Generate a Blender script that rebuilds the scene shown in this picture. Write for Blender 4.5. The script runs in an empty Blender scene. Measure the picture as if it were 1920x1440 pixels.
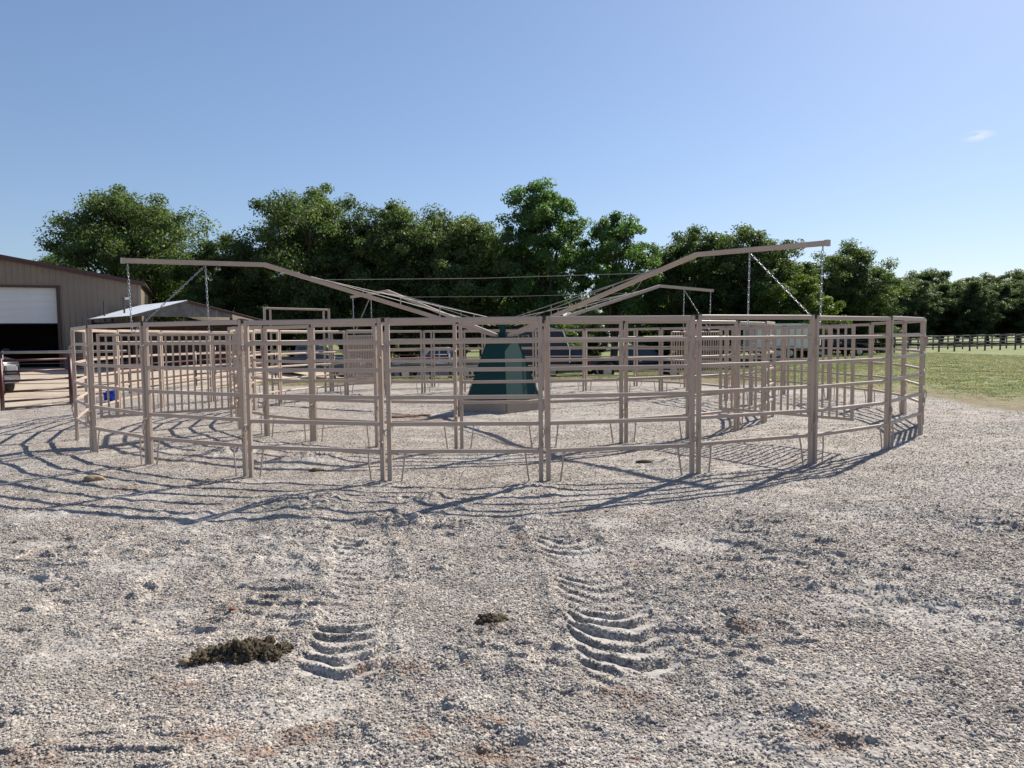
import bpy, bmesh, math, random
import numpy as np
from mathutils import Vector, Matrix

R = math.radians
sc = bpy.context.scene
col = sc.collection
random.seed(7)

# ------------------------------------------------------------------ camera
CAM_H, PITCH, ROLL = 1.565, 0.064, -0.0103
cam = bpy.data.cameras.new('camera')
cam.sensor_width = 36.0
cam.lens = 1361.2 / 1920 * 36
cam.clip_start = 0.05
cam.clip_end = 3000
cam_o = bpy.data.objects.new('camera', cam)
col.objects.link(cam_o)
fwd = Vector((0, math.cos(PITCH), -math.sin(PITCH)))
up0 = Vector((0, math.sin(PITCH), math.cos(PITCH)))
rt0 = Vector((1, 0, 0))
rt = rt0 * math.cos(ROLL) + up0 * math.sin(ROLL)
up = up0 * math.cos(ROLL) - rt0 * math.sin(ROLL)
m = Matrix((rt, up, -fwd)).transposed().to_4x4()
m.translation = (0, 0, CAM_H)
cam_o.matrix_world = m
sc.camera = cam_o

# ------------------------------------------------------------------ sky + sun
SUN_AZ, SUN_EL = R(40.5), R(39.0)          # azimuth clockwise from +Y
world = bpy.data.worlds.new('World')
sc.world = world
world.use_nodes = True
wn, wl = world.node_tree.nodes, world.node_tree.links
bg = wn['Background']
sky = wn.new('ShaderNodeTexSky')
sky.sky_type = 'NISHITA'
sky.sun_disc = False
sky.sun_elevation = SUN_EL
sky.sun_rotation = SUN_AZ
sky.altitude = 0
sky.air_density = 1.05
sky.dust_density = 0.42
sky.ozone_density = 4.5
bg.inputs['Strength'].default_value = 0.08
# one thin wisp of cloud, high on the right
tc = wn.new('ShaderNodeTexCoord')
mp = wn.new('ShaderNodeMapping')
mp.inputs['Scale'].default_value = (30, 30, 110)
wl.new(tc.outputs['Generated'], mp.inputs['Vector'])
nz = wn.new('ShaderNodeTexNoise')
nz.inputs['Scale'].default_value = 1.0
nz.inputs['Detail'].default_value = 6
wl.new(mp.outputs['Vector'], nz.inputs['Vector'])
def wmath(op, a, b=None):
    n = wn.new('ShaderNodeMath'); n.operation = op
    for i, v in enumerate((a, b)):
        if v is None: continue
        if isinstance(v, (int, float)): n.inputs[i].default_value = v
        else: wl.new(v, n.inputs[i])
    return n.outputs[0]
cdir = Vector((0.634, 1.0, 0.2652)).normalized()
sub = wn.new('ShaderNodeVectorMath'); sub.operation = 'SUBTRACT'
sub.inputs[1].default_value = cdir
wl.new(tc.outputs['Generated'], sub.inputs[0])
scl = wn.new('ShaderNodeVectorMath'); scl.operation = 'MULTIPLY'
scl.inputs[1].default_value = (48, 60, 150)
wl.new(sub.outputs[0], scl.inputs[0])
ln = wn.new('ShaderNodeVectorMath'); ln.operation = 'LENGTH'
wl.new(scl.outputs[0], ln.inputs[0])
fall = wmath('SUBTRACT', 1.0, ln.outputs['Value'])
msk = wmath('MULTIPLY', wmath('MAXIMUM', fall, 0.0), wmath('MAXIMUM', wmath('MULTIPLY', wmath('SUBTRACT', nz.outputs[0], 0.42), 4.5), 0.0))
msk = wmath('MINIMUM', msk, 0.5)
cmix = wn.new('ShaderNodeMixRGB')
cmix.inputs['Color2'].default_value = (6.4, 6.1, 5.6, 1)
wl.new(msk, cmix.inputs['Fac'])
gam = wn.new('ShaderNodeGamma'); gam.inputs['Gamma'].default_value = 0.77
wl.new(sky.outputs['Color'], gam.inputs['Color'])
wl.new(gam.outputs['Color'], cmix.inputs['Color1'])
tint = wn.new('ShaderNodeMixRGB'); tint.blend_type = 'MULTIPLY'; tint.inputs['Fac'].default_value = 1.0
tint.inputs['Color2'].default_value = (1.20, 1.25, 1.40, 1)
wl.new(cmix.outputs['Color'], tint.inputs['Color1'])
wl.new(tint.outputs['Color'], bg.inputs['Color'])

sun = bpy.data.lights.new('sun', 'SUN')
sun.energy = 4.9
sun.angle = R(0.55)
sun.color = (1.0, 0.93, 0.82)
sun_o = bpy.data.objects.new('sun', sun)
col.objects.link(sun_o)
sdir = Vector((math.sin(SUN_AZ) * math.cos(SUN_EL), math.cos(SUN_AZ) * math.cos(SUN_EL), math.sin(SUN_EL)))
sun_o.rotation_euler = sdir.to_track_quat('Z', 'Y').to_euler()
sun_o.location = sdir * 60

sc.view_settings.view_transform = 'Standard'
sc.view_settings.look = 'None'
sc.view_settings.gamma = 1.0
sc.view_settings.exposure = 0.72
sc.render.engine = 'CYCLES'
sc.cycles.use_denoising = True
sc.cycles.denoiser = 'OPENIMAGEDENOISE'
sc.cycles.max_bounces = 6
sc.cycles.diffuse_bounces = 3
sc.cycles.transparent_max_bounces = 6
sc.cycles.caustics_reflective = False
sc.cycles.caustics_refractive = False

# ------------------------------------------------------------------ helpers
class NT:
    """small node-tree builder for a material"""
    def __init__(s, name):
        s.mat = bpy.data.materials.new(name); s.mat.use_nodes = True
        s.n, s.l = s.mat.node_tree.nodes, s.mat.node_tree.links
        s.bsdf = s.n['Principled BSDF']
    def node(s, t, **kw):
        nd = s.n.new(t)
        for k, v in kw.items():
            if k in nd.inputs.keys() if hasattr(nd.inputs, 'keys') else False: pass
            setattr(nd, k, v)
        return nd
    def put(s, sock, v):
        if v is None: return
        if isinstance(v, bpy.types.NodeSocket): s.l.new(v, sock)
        elif isinstance(v, (tuple, list)) and len(v) == 3 and sock.type == 'RGBA': sock.default_value = (*v, 1)
        else: sock.default_value = v
    def coord(s, kind='Object'): return s.n.new('ShaderNodeTexCoord').outputs[kind]
    def noise(s, scale, detail=3, rough=0.55, vec=None):
        nd = s.n.new('ShaderNodeTexNoise')
        nd.inputs['Scale'].default_value = scale; nd.inputs['Detail'].default_value = detail
        nd.inputs['Roughness'].default_value = rough
        if vec is not None: s.l.new(vec, nd.inputs['Vector'])
        return nd.outputs[0]
    def mapped(s, scale, vec=None):
        nd = s.n.new('ShaderNodeMapping'); nd.inputs['Scale'].default_value = scale
        s.l.new(vec if vec is not None else s.coord(), nd.inputs['Vector']); return nd.outputs[0]
    def ramp(s, fac, stops, interp='LINEAR'):
        nd = s.n.new('ShaderNodeValToRGB'); nd.color_ramp.interpolation = interp
        el = nd.color_ramp.elements
        while len(el) < len(stops): el.new(0.5)
        for e, (p, c) in zip(el, stops):
            e.position = p; e.color = (*c, 1) if len(c) == 3 else c
        s.put(nd.inputs[0], fac); return nd.outputs[0]
    def mix(s, fac, a, b, mode='MIX'):
        nd = s.n.new('ShaderNodeMixRGB'); nd.blend_type = mode
        s.put(nd.inputs[0], fac); s.put(nd.inputs[1], a); s.put(nd.inputs[2], b); return nd.outputs[0]
    def math(s, op, a, b=None, clamp=False):
        nd = s.n.new('ShaderNodeMath'); nd.operation = op; nd.use_clamp = clamp
        s.put(nd.inputs[0], a); s.put(nd.inputs[1], b); return nd.outputs[0]
    def bump(s, hgt, strength=0.3, dist=0.01):
        nd = s.n.new('ShaderNodeBump'); nd.inputs['Strength'].default_value = strength
        nd.inputs['Distance'].default_value = dist; s.l.new(hgt, nd.inputs['Height'])
        return nd.outputs[0]
    def set(s, color=None, rough=None, metal=None, normal=None, spec=None):
        b = s.bsdf
        s.put(b.inputs['Base Color'], color); s.put(b.inputs['Roughness'], rough)
        s.put(b.inputs['Metallic'], metal)
        if normal is not None: s.l.new(normal, b.inputs['Normal'])
        if spec is not None: b.inputs['Specular IOR Level'].default_value = spec
        return s.mat

def simple(name, c, rough=0.6, metal=0.0, var=0.18, scale=6.0, bump=0.0):
    t = NT(name)
    dark = tuple(x * (1 - var) for x in c); lite = tuple(min(1, x * (1 + var)) for x in c)
    nzv = t.noise(scale, 4, 0.6, t.coord())
    colr = t.ramp(nzv, [(0.3, dark), (0.7, lite)])
    nrm = t.bump(t.noise(scale * 9, 3), bump, 0.004) if bump else None
    return t.set(colr, rough, metal, nrm)

def paint(name, c, dirt=(0.2, 0.17, 0.13), rough=0.42, spec=0.45):
    """powder coated tube: faint mottling, dust near the ground, small scuffs"""
    t = NT(name)
    geo = t.n.new('ShaderNodeNewGeometry').outputs['Position']
    n1 = t.noise(2.3, 4, 0.6, geo)
    colr = t.ramp(n1, [(0.3, tuple(x * 0.9 for x in c)), (0.72, tuple(x * 1.08 for x in c))])
    n2 = t.noise(34, 3, 0.6, geo)
    sc_ = t.ramp(n2, [(0.66, (0, 0, 0)), (0.74, (1, 1, 1))])
    colr = t.mix(t.math('MULTIPLY', sc_, 0.35), colr, dirt)
    sx = t.n.new('ShaderNodeSeparateXYZ'); t.l.new(geo, sx.inputs[0])
    low = t.math('SUBTRACT', 1.0, t.math('MULTIPLY', sx.outputs[2], 3.2), True)
    low = t.math('MULTIPLY', low, t.noise(9, 3, 0.6, geo))
    colr = t.mix(low, colr, (0.27, 0.25, 0.22))
    rg = t.ramp(n1, [(0.3, (rough - 0.08,) * 3), (0.7, (rough + 0.12,) * 3)])
    return t.set(colr, rg, 0.0, t.bump(n2, 0.06, 0.002), spec)

TAN = paint('tan_powder_coat', (0.455, 0.355, 0.282))
TAN2 = paint('tan_curb_steel', (0.34, 0.27, 0.215), rough=0.6)
CAPB = simple('black_cap_rubber', (0.02, 0.02, 0.022), 0.6)
GALV = simple('galvanised_chain', (0.42, 0.43, 0.44), 0.4, 0.8, 0.2, 40)
ROD = simple('galvanised_rod', (0.34, 0.32, 0.295), 0.5, 0.25, 0.12, 8)
GREEN = paint('dark_green_paint', (0.006, 0.047, 0.043), (0.012, 0.05, 0.046), 0.6, 0.18)
MAROON = paint('maroon_pipe_paint', (0.075, 0.014, 0.014), (0.05, 0.02, 0.015), 0.45)
GREYPIPE = simple('weathered_grey_pipe', (0.30, 0.28, 0.26), 0.5, 0.2)
BLACKPIPE = simple('black_oiled_pipe', (0.035, 0.033, 0.034), 0.5)
WOODG = simple('weathered_fence_wood', (0.15, 0.132, 0.118), 0.85, 0, 0.3, 3)
BLUEP = simple('blue_plastic', (0.012, 0.05, 0.42), 0.35)
RUBBER = simple('tyre_rubber', (0.018, 0.018, 0.019), 0.8)
CHROME = simple('chrome_trim', (0.75, 0.76, 0.78), 0.12, 1.0, 0.05)
RIM = simple('alloy_rim', (0.5, 0.5, 0.52), 0.3, 0.8)
GLASSD = simple('tinted_car_glass', (0.03, 0.04, 0.055), 0.05, 0.0, 0.05)
NAVY = simple('navy_car_paint', (0.008, 0.013, 0.04), 0.42, 0.0, 0.08)
SILV = simple('silver_car_paint', (0.45, 0.47, 0.50), 0.25, 0.4, 0.06)
BLACKP = simple('black_car_paint', (0.015, 0.015, 0.017), 0.2)
TEALP = simple('teal_car_paint', (0.05, 0.09, 0.11), 0.3)
WHITEP = simple('white_trailer_paint', (0.80, 0.74, 0.64), 0.35, 0, 0.06, 2)
DARKTRIM = simple('dark_under_trim', (0.02, 0.02, 0.022), 0.7)
LAMPG = simple('lamp_lens', (0.7, 0.7, 0.68), 0.1)
TAILR = simple('tail_lamp_lens', (0.45, 0.06, 0.03), 0.2)
STUCCO = simple('tan_barn_steel', (0.20, 0.158, 0.125), 0.5, 0, 0.08, 0.8)
BARNTRIM = simple('dark_red_barn_trim', (0.055, 0.018, 0.018), 0.5)
BARNROOF = simple('dark_brown_roof_steel', (0.07, 0.045, 0.04), 0.5)
DOORW = simple('white_sectional_door', (0.60, 0.61, 0.62), 0.5, 0, 0.05, 1)
DARKIN = simple('painted_interior_dark', (0.028, 0.027, 0.026), 0.9)  # darkness of the unlit barn inside is put into this near-black colour
SHEDROOF = simple('bare_metal_roofing', (0.78, 0.80, 0.82), 0.4, 0.1, 0.08, 3)
SHEDRED = simple('dark_red_shed_boards', (0.034, 0.016, 0.014), 0.8, 0, 0.3, 3)
SHEDGREY = simple('weathered_grey_boards', (0.125, 0.125, 0.125), 0.85, 0, 0.35, 2.5)
FEEDER = simple('grey_green_trough', (0.09, 0.12, 0.125), 0.6)
STRAW = simple('manure_fibre', (0.21, 0.165, 0.095), 0.95, 0, 0.4, 30)
DUNG = simple('dry_manure', (0.098, 0.072, 0.040), 0.95, 0, 0.55, 22, 1.0)
ROCKT = simple('tan_rock', (0.30, 0.21, 0.12), 0.9, 0, 0.3, 20, 0.5)
ROCKR = simple('red_sandstone', (0.25, 0.075, 0.035), 0.9, 0, 0.3, 30, 0.5)
BARK = simple('oak_bark', (0.075, 0.058, 0.045), 0.95, 0, 0.4, 5, 0.6)

class MB:
    def __init__(s): s.v, s.f = [], []
    def add(s, v, f):
        o = len(s.v); s.v += [tuple(x) for x in v]; s.f += [tuple(i + o for i in q) for q in f]
    def box(s, c, size, rz=0.0):
        hx, hy, hz = (x / 2 for x in size); ca, sa = math.cos(rz), math.sin(rz)
        vs = []
        for z in (-hz, hz):
            for x, y in ((-hx, -hy), (hx, -hy), (hx, hy), (-hx, hy)):
                vs.append((c[0] + x * ca - y * sa, c[1] + x * sa + y * ca, c[2] + z))
        s.add(vs, [(3, 2, 1, 0), (4, 5, 6, 7), (0, 1, 5, 4), (1, 2, 6, 5), (2, 3, 7, 6), (3, 0, 4, 7)])
        return s
    def bar(s, p0, p1, w, h, cham=0.15, upv=(0, 0, 1)):
        """square tube with rounded (chamfered) corners from p0 to p1"""
        p0, p1 = Vector(p0), Vector(p1); d = (p1 - p0).normalized()
        u = Vector(upv)
        if abs(d.dot(u)) > 0.98: u = Vector((0, 1, 0))
        sd = d.cross(u).normalized(); u = sd.cross(d).normalized()
        c = cham * min(w, h); a, b = w / 2, h / 2
        prof = [(-a + c, -b), (a - c, -b), (a, -b + c), (a, b - c), (a - c, b), (-a + c, b), (-a, b - c), (-a, -b + c)]
        vs = [p + sd * x + u * y for p in (p0, p1) for x, y in prof]
        fs = [(i, (i + 1) % 8, 8 + (i + 1) % 8, 8 + i) for i in range(8)]
        s.add(vs, fs + [tuple(range(7, -1, -1)), tuple(range(8, 16))]); return s
    def tube(s, pts, r, n=8, close=False):
        pts = [Vector(p) for p in pts]
        rs = r if isinstance(r, (list, tuple)) else [r] * len(pts)
        rings = []; prev = None
        for i, p in enumerate(pts):
            if close: d = pts[(i + 1) % len(pts)] - pts[i - 1]
            else: d = pts[min(i + 1, len(pts) - 1)] - pts[max(i - 1, 0)]
            d.normalize()
            u = prev if prev is not None else (Vector((0, 0, 1)) if abs(d.z) < 0.9 else Vector((1, 0, 0)))
            sd = d.cross(u)
            if sd.length < 1e-4: sd = d.cross(Vector((0.3, 0.9, 0.2)))
            sd.normalize(); u = sd.cross(d).normalized(); prev = u
            rings.append([p + (sd * math.cos(k * 2 * math.pi / n) + u * math.sin(k * 2 * math.pi / n)) * rs[i] for k in range(n)])
        vs = [v for g in rings for v in g]; fs = []
        L = len(pts)
        for i in range(L if close else L - 1):
            j = (i + 1) % L
            for k in range(n): fs.append((i * n + k, i * n + (k + 1) % n, j * n + (k + 1) % n, j * n + k))
        if not close: fs += [tuple(range(n - 1, -1, -1)), tuple(range((L - 1) * n, L * n))]
        s.add(vs, fs); return s
    def prism(s, pts, y0, y1, ax='y'):
        """polygon in x,z extruded along y"""
        n = len(pts)
        vs = [(x, y0, z) for x, z in pts] + [(x, y1, z) for x, z in pts]
        s.add(vs, [tuple(range(n)), tuple(range(2 * n - 1, n - 1, -1))] + [(i, n + i, n + (i + 1) % n, (i + 1) % n) for i in range(n)]); return s
    def poly(s, pts): s.add(pts, [tuple(range(len(pts)))]); return s
    def mesh(s, name, mat, smooth=False, bevel=0.0):
        me = bpy.data.meshes.new(name); me.from_pydata(s.v, [], s.f)
        bm = bmesh.new(); bm.from_mesh(me)
        bmesh.ops.recalc_face_normals(bm, faces=bm.faces)
        if bevel: bmesh.ops.bevel(bm, geom=[e for e in bm.edges if len(e.link_faces) == 2 and e.calc_face_angle(0) > 0.3], offset=bevel, segments=2, affect='EDGES', clamp_overlap=True)
        bm.to_mesh(me); bm.free()
        if smooth: me.polygons.foreach_set('use_smooth', [True] * len(me.polygons))
        me.materials.append(mat); return me

def link(name, me, parent=None, loc=(0, 0, 0), rot=(0, 0, 0), scale=(1, 1, 1)):
    o = bpy.data.objects.new(name, me); col.objects.link(o)
    o.location = loc; o.rotation_euler = rot; o.scale = scale
    if parent is not None: o.parent = parent
    return o
def tag(o, label=None, cat=None, group=None, kind=None):
    for k, v in (('label', label), ('category', cat), ('group', group), ('kind', kind)):
        if v: o[k] = v
    return o
def thing(name, label, cat, loc=(0, 0, 0), rz=0.0, group=None):
    return tag(link(name, None, None, loc, (0, 0, rz)), label, cat, group)
def big_mesh(name, V, F, mat, smooth=False):
    """numpy arrays -> mesh (all faces with the same corner count)"""
    me = bpy.data.meshes.new(name); k = F.shape[1]
    me.vertices.add(len(V)); me.vertices.foreach_set('co', V.astype(np.float32).ravel())
    me.loops.add(F.size); me.loops.foreach_set('vertex_index', F.astype(np.int32).ravel())
    me.polygons.add(len(F)); me.polygons.foreach_set('loop_start', np.arange(0, F.size, k, dtype=np.int32))
    me.polygons.foreach_set('use_smooth', np.full(len(F), smooth, dtype=bool))
    me.materials.append(mat); me.update(calc_edges=True); return me
ORD = ['first', 'second', 'third', 'fourth', 'fifth', 'sixth', 'seventh', 'eighth', 'ninth', 'tenth', 'eleventh', 'twelfth', 'thirteenth',
       'fourteenth', 'fifteenth', 'sixteenth', 'seventeenth', 'eighteenth', 'nineteenth', 'twentieth', 'twenty-first', 'twenty-second']

# ------------------------------------------------------------------ terrain functions
rng = np.random.default_rng(11)
TBL = rng.random((256, 256))
def vnoise(x, y, s=0):
    x = x + 37.7 * s; y = y + 91.3 * s
    xi = np.floor(x).astype(int); yi = np.floor(y).astype(int)
    fx, fy = x - xi, y - yi
    fx = fx * fx * fx * (fx * (fx * 6 - 15) + 10); fy = fy * fy * fy * (fy * (fy * 6 - 15) + 10)
    a = TBL[xi & 255, yi & 255]; b = TBL[(xi + 1) & 255, yi & 255]
    c = TBL[xi & 255, (yi + 1) & 255]; d = TBL[(xi + 1) & 255, (yi + 1) & 255]
    return (a + (b - a) * fx) * (1 - fy) + (c + (d - c) * fx) * fy - 0.5
def fbm(x, y, s=0, o=3):
    t = 0; a = 1.0
    for i in range(o): t = t + a * vnoise(x * 2 ** i, y * 2 ** i, s + i); a *= 0.5
    return t
def sstep(a, b, x):
    t = np.clip((x - a) / (b - a), 0, 1); return t * t * (3 - 2 * t)

CX, CY, RO, RI = -0.19, 15.79, 8.0, 5.54        # centre and radii of the walker rings
def terrain(x, y):
    dip = sstep(26.5, 41, y) * sstep(-16, -9, x) * (1 - sstep(13, 20, x))
    far = 0.25 * sstep(55, 90, y)
    return -0.85 * dip - far * (1 - dip) + 0.25 * fbm(x / 30, y / 30, 40, 2) * sstep(30, 60, np.hypot(x, y - 5))

TRACKS = [([(-0.80, 2.9), (-0.86, 3.7), (-0.95, 4.5), (-1.16, 5.4), (-1.34, 6.3)], 0.21),
          ([(0.60, 2.9), (0.53, 3.7), (0.50, 4.5), (0.42, 5.3), (0.28, 6.3)], 0.24),
          ([(-2.9, 3.3), (-1.9, 4.6), (-1.1, 6.0), (-0.3, 7.2)], 0.19)]
TREADS = [[(3.60, 0.34, 1.0), (4.7, 1.5, 0.22), (5.45, 0.30, 0.8)], [(3.66, 0.42, 1.0), (4.45, 0.28, 0.65), (4.7, 1.5, 0.22), (5.35, 0.28, 0.6)], [(4.8, 1.4, 0.22), (5.2, 0.25, 0.4), (3.9, 0.2, 0.3)]]
LUMPS = [(-1.02, 6.05, 0.14, 0.075), (-0.82, 6.0, 0.12, 0.06), (-1.2, 6.15, 0.10, 0.05), (-0.45, 5.95, 0.22, 0.045), (0.05, 5.8, 0.10, 0.05), (1.38, 4.6, 0.10, 0.05),
         (1.55, 4.66, 0.12, 0.055), (1.9, 4.4, 0.12, 0.04), (0.27, 3.98, 0.05, 0.03), (2.3, 4.35, 0.2, 0.03), (-0.9, 6.9, 0.35, 0.05), (-1.9, 6.8, 0.45, 0.06),
         (0.1, 7.35, 0.35, 0.045), (-2.6, 9.4, 0.4, 0.08), (-3.8, 10.0, 0.5, 0.07), (1.9, 3.2, 0.12, 0.03), (2.6, 3.5, 0.1, 0.035), (2.2, 2.8, 0.14, 0.03), (1.2, 2.9, 0.1, 0.03),
         (-2.1, 3.1, 0.12, 0.025), (-0.3, 3.0, 0.09, 0.03), (0.0, 3.35, 0.08, 0.025), (-2.4, 4.6, 0.16, 0.03), (-1.4, 4.9, 0.12, 0.035), (3.2, 5.0, 0.2, 0.03), (3.6, 4.1, 0.15, 0.03)]
def track_st(x, y, pts):
    best = np.full(x.shape, 9.0); S = np.zeros(x.shape); T = np.zeros(x.shape); acc = 0
    for (x0, y0), (x1, y1) in zip(pts[:-1], pts[1:]):
        dx, dy = x1 - x0, y1 - y0; L = math.hypot(dx, dy); dx /= L; dy /= L
        s = np.clip((x - x0) * dx + (y - y0) * dy, 0, L)
        ex, ey = x - x0 - dx * s, y - y0 - dy * s
        d = np.hypot(ex, ey); w = d < best
        best = np.where(w, d, best); S = np.where(w, acc + s, S); T = np.where(w, ex * dy - ey * dx, T); acc += L
    return best, S, T, acc
def gravel_detail(x, y):
    """height of the loose gravel surface and a 'fine dust' mask"""
    z = 0.034 * fbm(x / 1.1, y / 1.1, 1, 3) + 0.026 * fbm(x / 0.40, y / 0.34, 5, 3)
    rough = sstep(-0.15, 0.3, vnoise(x / 1.3, y / 1.3, 9))
    z = z + (0.008 + 0.022 * rough) * fbm(x / 0.11, y / 0.09, 12, 3)
    cl_ = vnoise(x / 0.13, y / 0.10, 14) + 0.5 * vnoise(x / 0.05, y / 0.05, 15)
    z = z + 0.019 * sstep(0.22, 0.44, cl_) * (0.25 + 0.75 * sstep(-0.05, 0.25, vnoise(x / 0.7, y / 0.7, 16)))
    z = z - 0.020 * sstep(0.22, 0.45, vnoise(x / 0.20, y / 0.15, 18) + 0.4 * vnoise(x / 0.06, y / 0.06, 19)) * sstep(-0.2, 0.2, vnoise(x / 0.8, y / 0.8, 20))
    rid = 0.5 - np.abs(vnoise(x / 0.17, y / 0.12, 17))
    z = z + 0.022 * sstep(0.30, 0.5, rid) * sstep(0.05, 0.3, vnoise(x / 0.9, y / 0.9, 21))
    calm = 1 - 0.62 * sstep(5.6, 7.4, y)
    z = 0.034 * fbm(x / 1.1, y / 1.1, 1, 3) * (1 - calm) + z * calm
    dust = np.zeros(x.shape)
    for i, (pts, hw) in enumerate(TRACKS):
        d, s, t, L = track_st(x, y, pts)
        on = 1 - sstep(hw * 0.85, hw * 1.12, d)
        endf = sstep(0, 0.4, s) * (1 - sstep(L - 0.5, L, s))
        patch = 0 * s
        for yc, hy, am in TREADS[i]: patch = np.maximum(patch, am * (1 - sstep(hy * 0.7, hy * 1.25, np.abs(y + 0.10 * fbm(x / 0.12, y / 0.12, 34 + i, 2) - yc))))
        patch = patch * (0.68 + 0.32 * sstep(-0.28, 0.10, fbm(x / 0.20, y / 0.14, 36, 2)))
        ph = (s - 3.2 * t * t + 0.075 * fbm(s * 3, t * 5, 33, 3) + (0.3 * t if i else -0.1 * t)) / (0.128 + 0.022 * i)
        saw = ph - np.floor(ph)
        lug = sstep(0.0, 0.26, saw) * (1 - saw) ** 0.85 * 1.15
        z = z * (1 - 0.45 * on * endf) + on * patch * (0.042 * lug - 0.018)
        rimr = np.exp(-((d - hw * 1.2) / 0.05) ** 2) * endf
        z = z + 0.020 * rimr * (0.5 + 1.6 * vnoise(x / 0.09, y / 0.09, 44)) + on * endf * (-0.012) * (1 - 0.5 * patch)
        dust = np.maximum(dust, on * patch * sstep(0.18, 0.4, saw) * 0.72)
    for (lx, ly, r, hh) in LUMPS:
        d2 = ((x - lx) ** 2 + (y - ly) ** 2 * 1.4) / (r * r)
        g = np.exp(-d2) * hh
        z = z + g * (0.7 + 1.5 * np.abs(vnoise(x / 0.07, y / 0.07, 50)) + 0.8 * vnoise(x / 0.16, y / 0.16, 51))
    # scuffed heap of drag ridges in front of the ring
    zone = np.exp(-(((x + 0.1) / 1.7) ** 2 + ((y - 5.6) / 0.75) ** 2))
    z = z + zone * 0.035 * np.maximum(0, fbm(x / 0.30, y / 0.17, 60, 2))
    dust = np.maximum(dust, sstep(0.2, 0.55, fbm(x / 0.7, y / 0.4, 70, 3)) * 0.42)
    return z, dust
STAINS = [(-1.5, 3.19), (-1.22, 2.77), (-0.19, 2.88), (-0.35, 2.77), (-0.82, 2.8), (-0.95, 2.66), (-4.09, 7.68), (-0.07, 2.63), (-0.68, 3.38), (-1.64, 3.27), (-0.34, 3.11), (0.48, 3.09), (0.07, 5.57), (0.86, 4.88), (-1.81, 2.61), (-0.52, 3.35), (1.24, 3.78), (1.19, 2.74), (-1.36, 3.48), (-0.13, 3.86), (-2.0, 14.5), (-1.5, 14.2)]
def stain_mask(x, y):
    """spots of reddish clay tracked onto the gravel"""
    m_ = 0 * x; w = 0.09 * fbm(x / 0.07, y / 0.07, 150, 3)
    for i, (a, b) in enumerate(STAINS):
        r_ = (0.06 + 0.05 * ((i * 37) % 10) / 10) * (3.2 if 7 < b < 9 else 6.0 if b > 9 else 1.0)
        m_ = np.maximum(m_, 1 - sstep(r_ * 0.3, r_ * 1.2, np.hypot((x - a) * 0.75, y - b) + w))
    return m_ * (0.35 + 0.65 * sstep(-0.2, 0.15, vnoise(x / 0.03, y / 0.03, 155)))
def gravel_mask(x, y):
    """1 on the gravel pad, 0 outside it"""
    wob = 0.7 * fbm(x / 2.2, y / 2.2, 80, 3)
    ringd = np.hypot(x - CX, y - CY) - 10.4
    pad = np.maximum(-(ringd), 12.5 + 0.9 * np.minimum(0, 8 - y) * 0 - y)            # ring apron or near yard
    near = np.minimum(13.2 - y + 0 * x, 13.0 - np.abs(x + 1.0))
    left = np.minimum(np.minimum(24.5 - y, 0.5 - x), x + 12.0 + 0.0 * y)
    d = np.maximum(np.maximum(-ringd, near), left) + wob
    return sstep(-0.25, 0.25, d)
def dirt_mask(x, y):
    """pale packed drive: left yard by the barn and the lane behind"""
    wob = 1.2 * fbm(x / 4, y / 4, 90, 3)
    yard = np.minimum(-11.0 - x + 0.25 * np.maximum(0, y - 24), 60 - y)
    lane = 2.2 - np.abs(y - 33 - 0.05 * (x + 10)) + 4 * (x > 0) * (-np.minimum(x, 6) / 6)
    back = np.minimum(3.0 - np.abs(y - 31 + 0.6 * x), -4 - x)
    return sstep(-0.5, 0.6, np.maximum(np.maximum(yard, lane), back) + wob)

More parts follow.
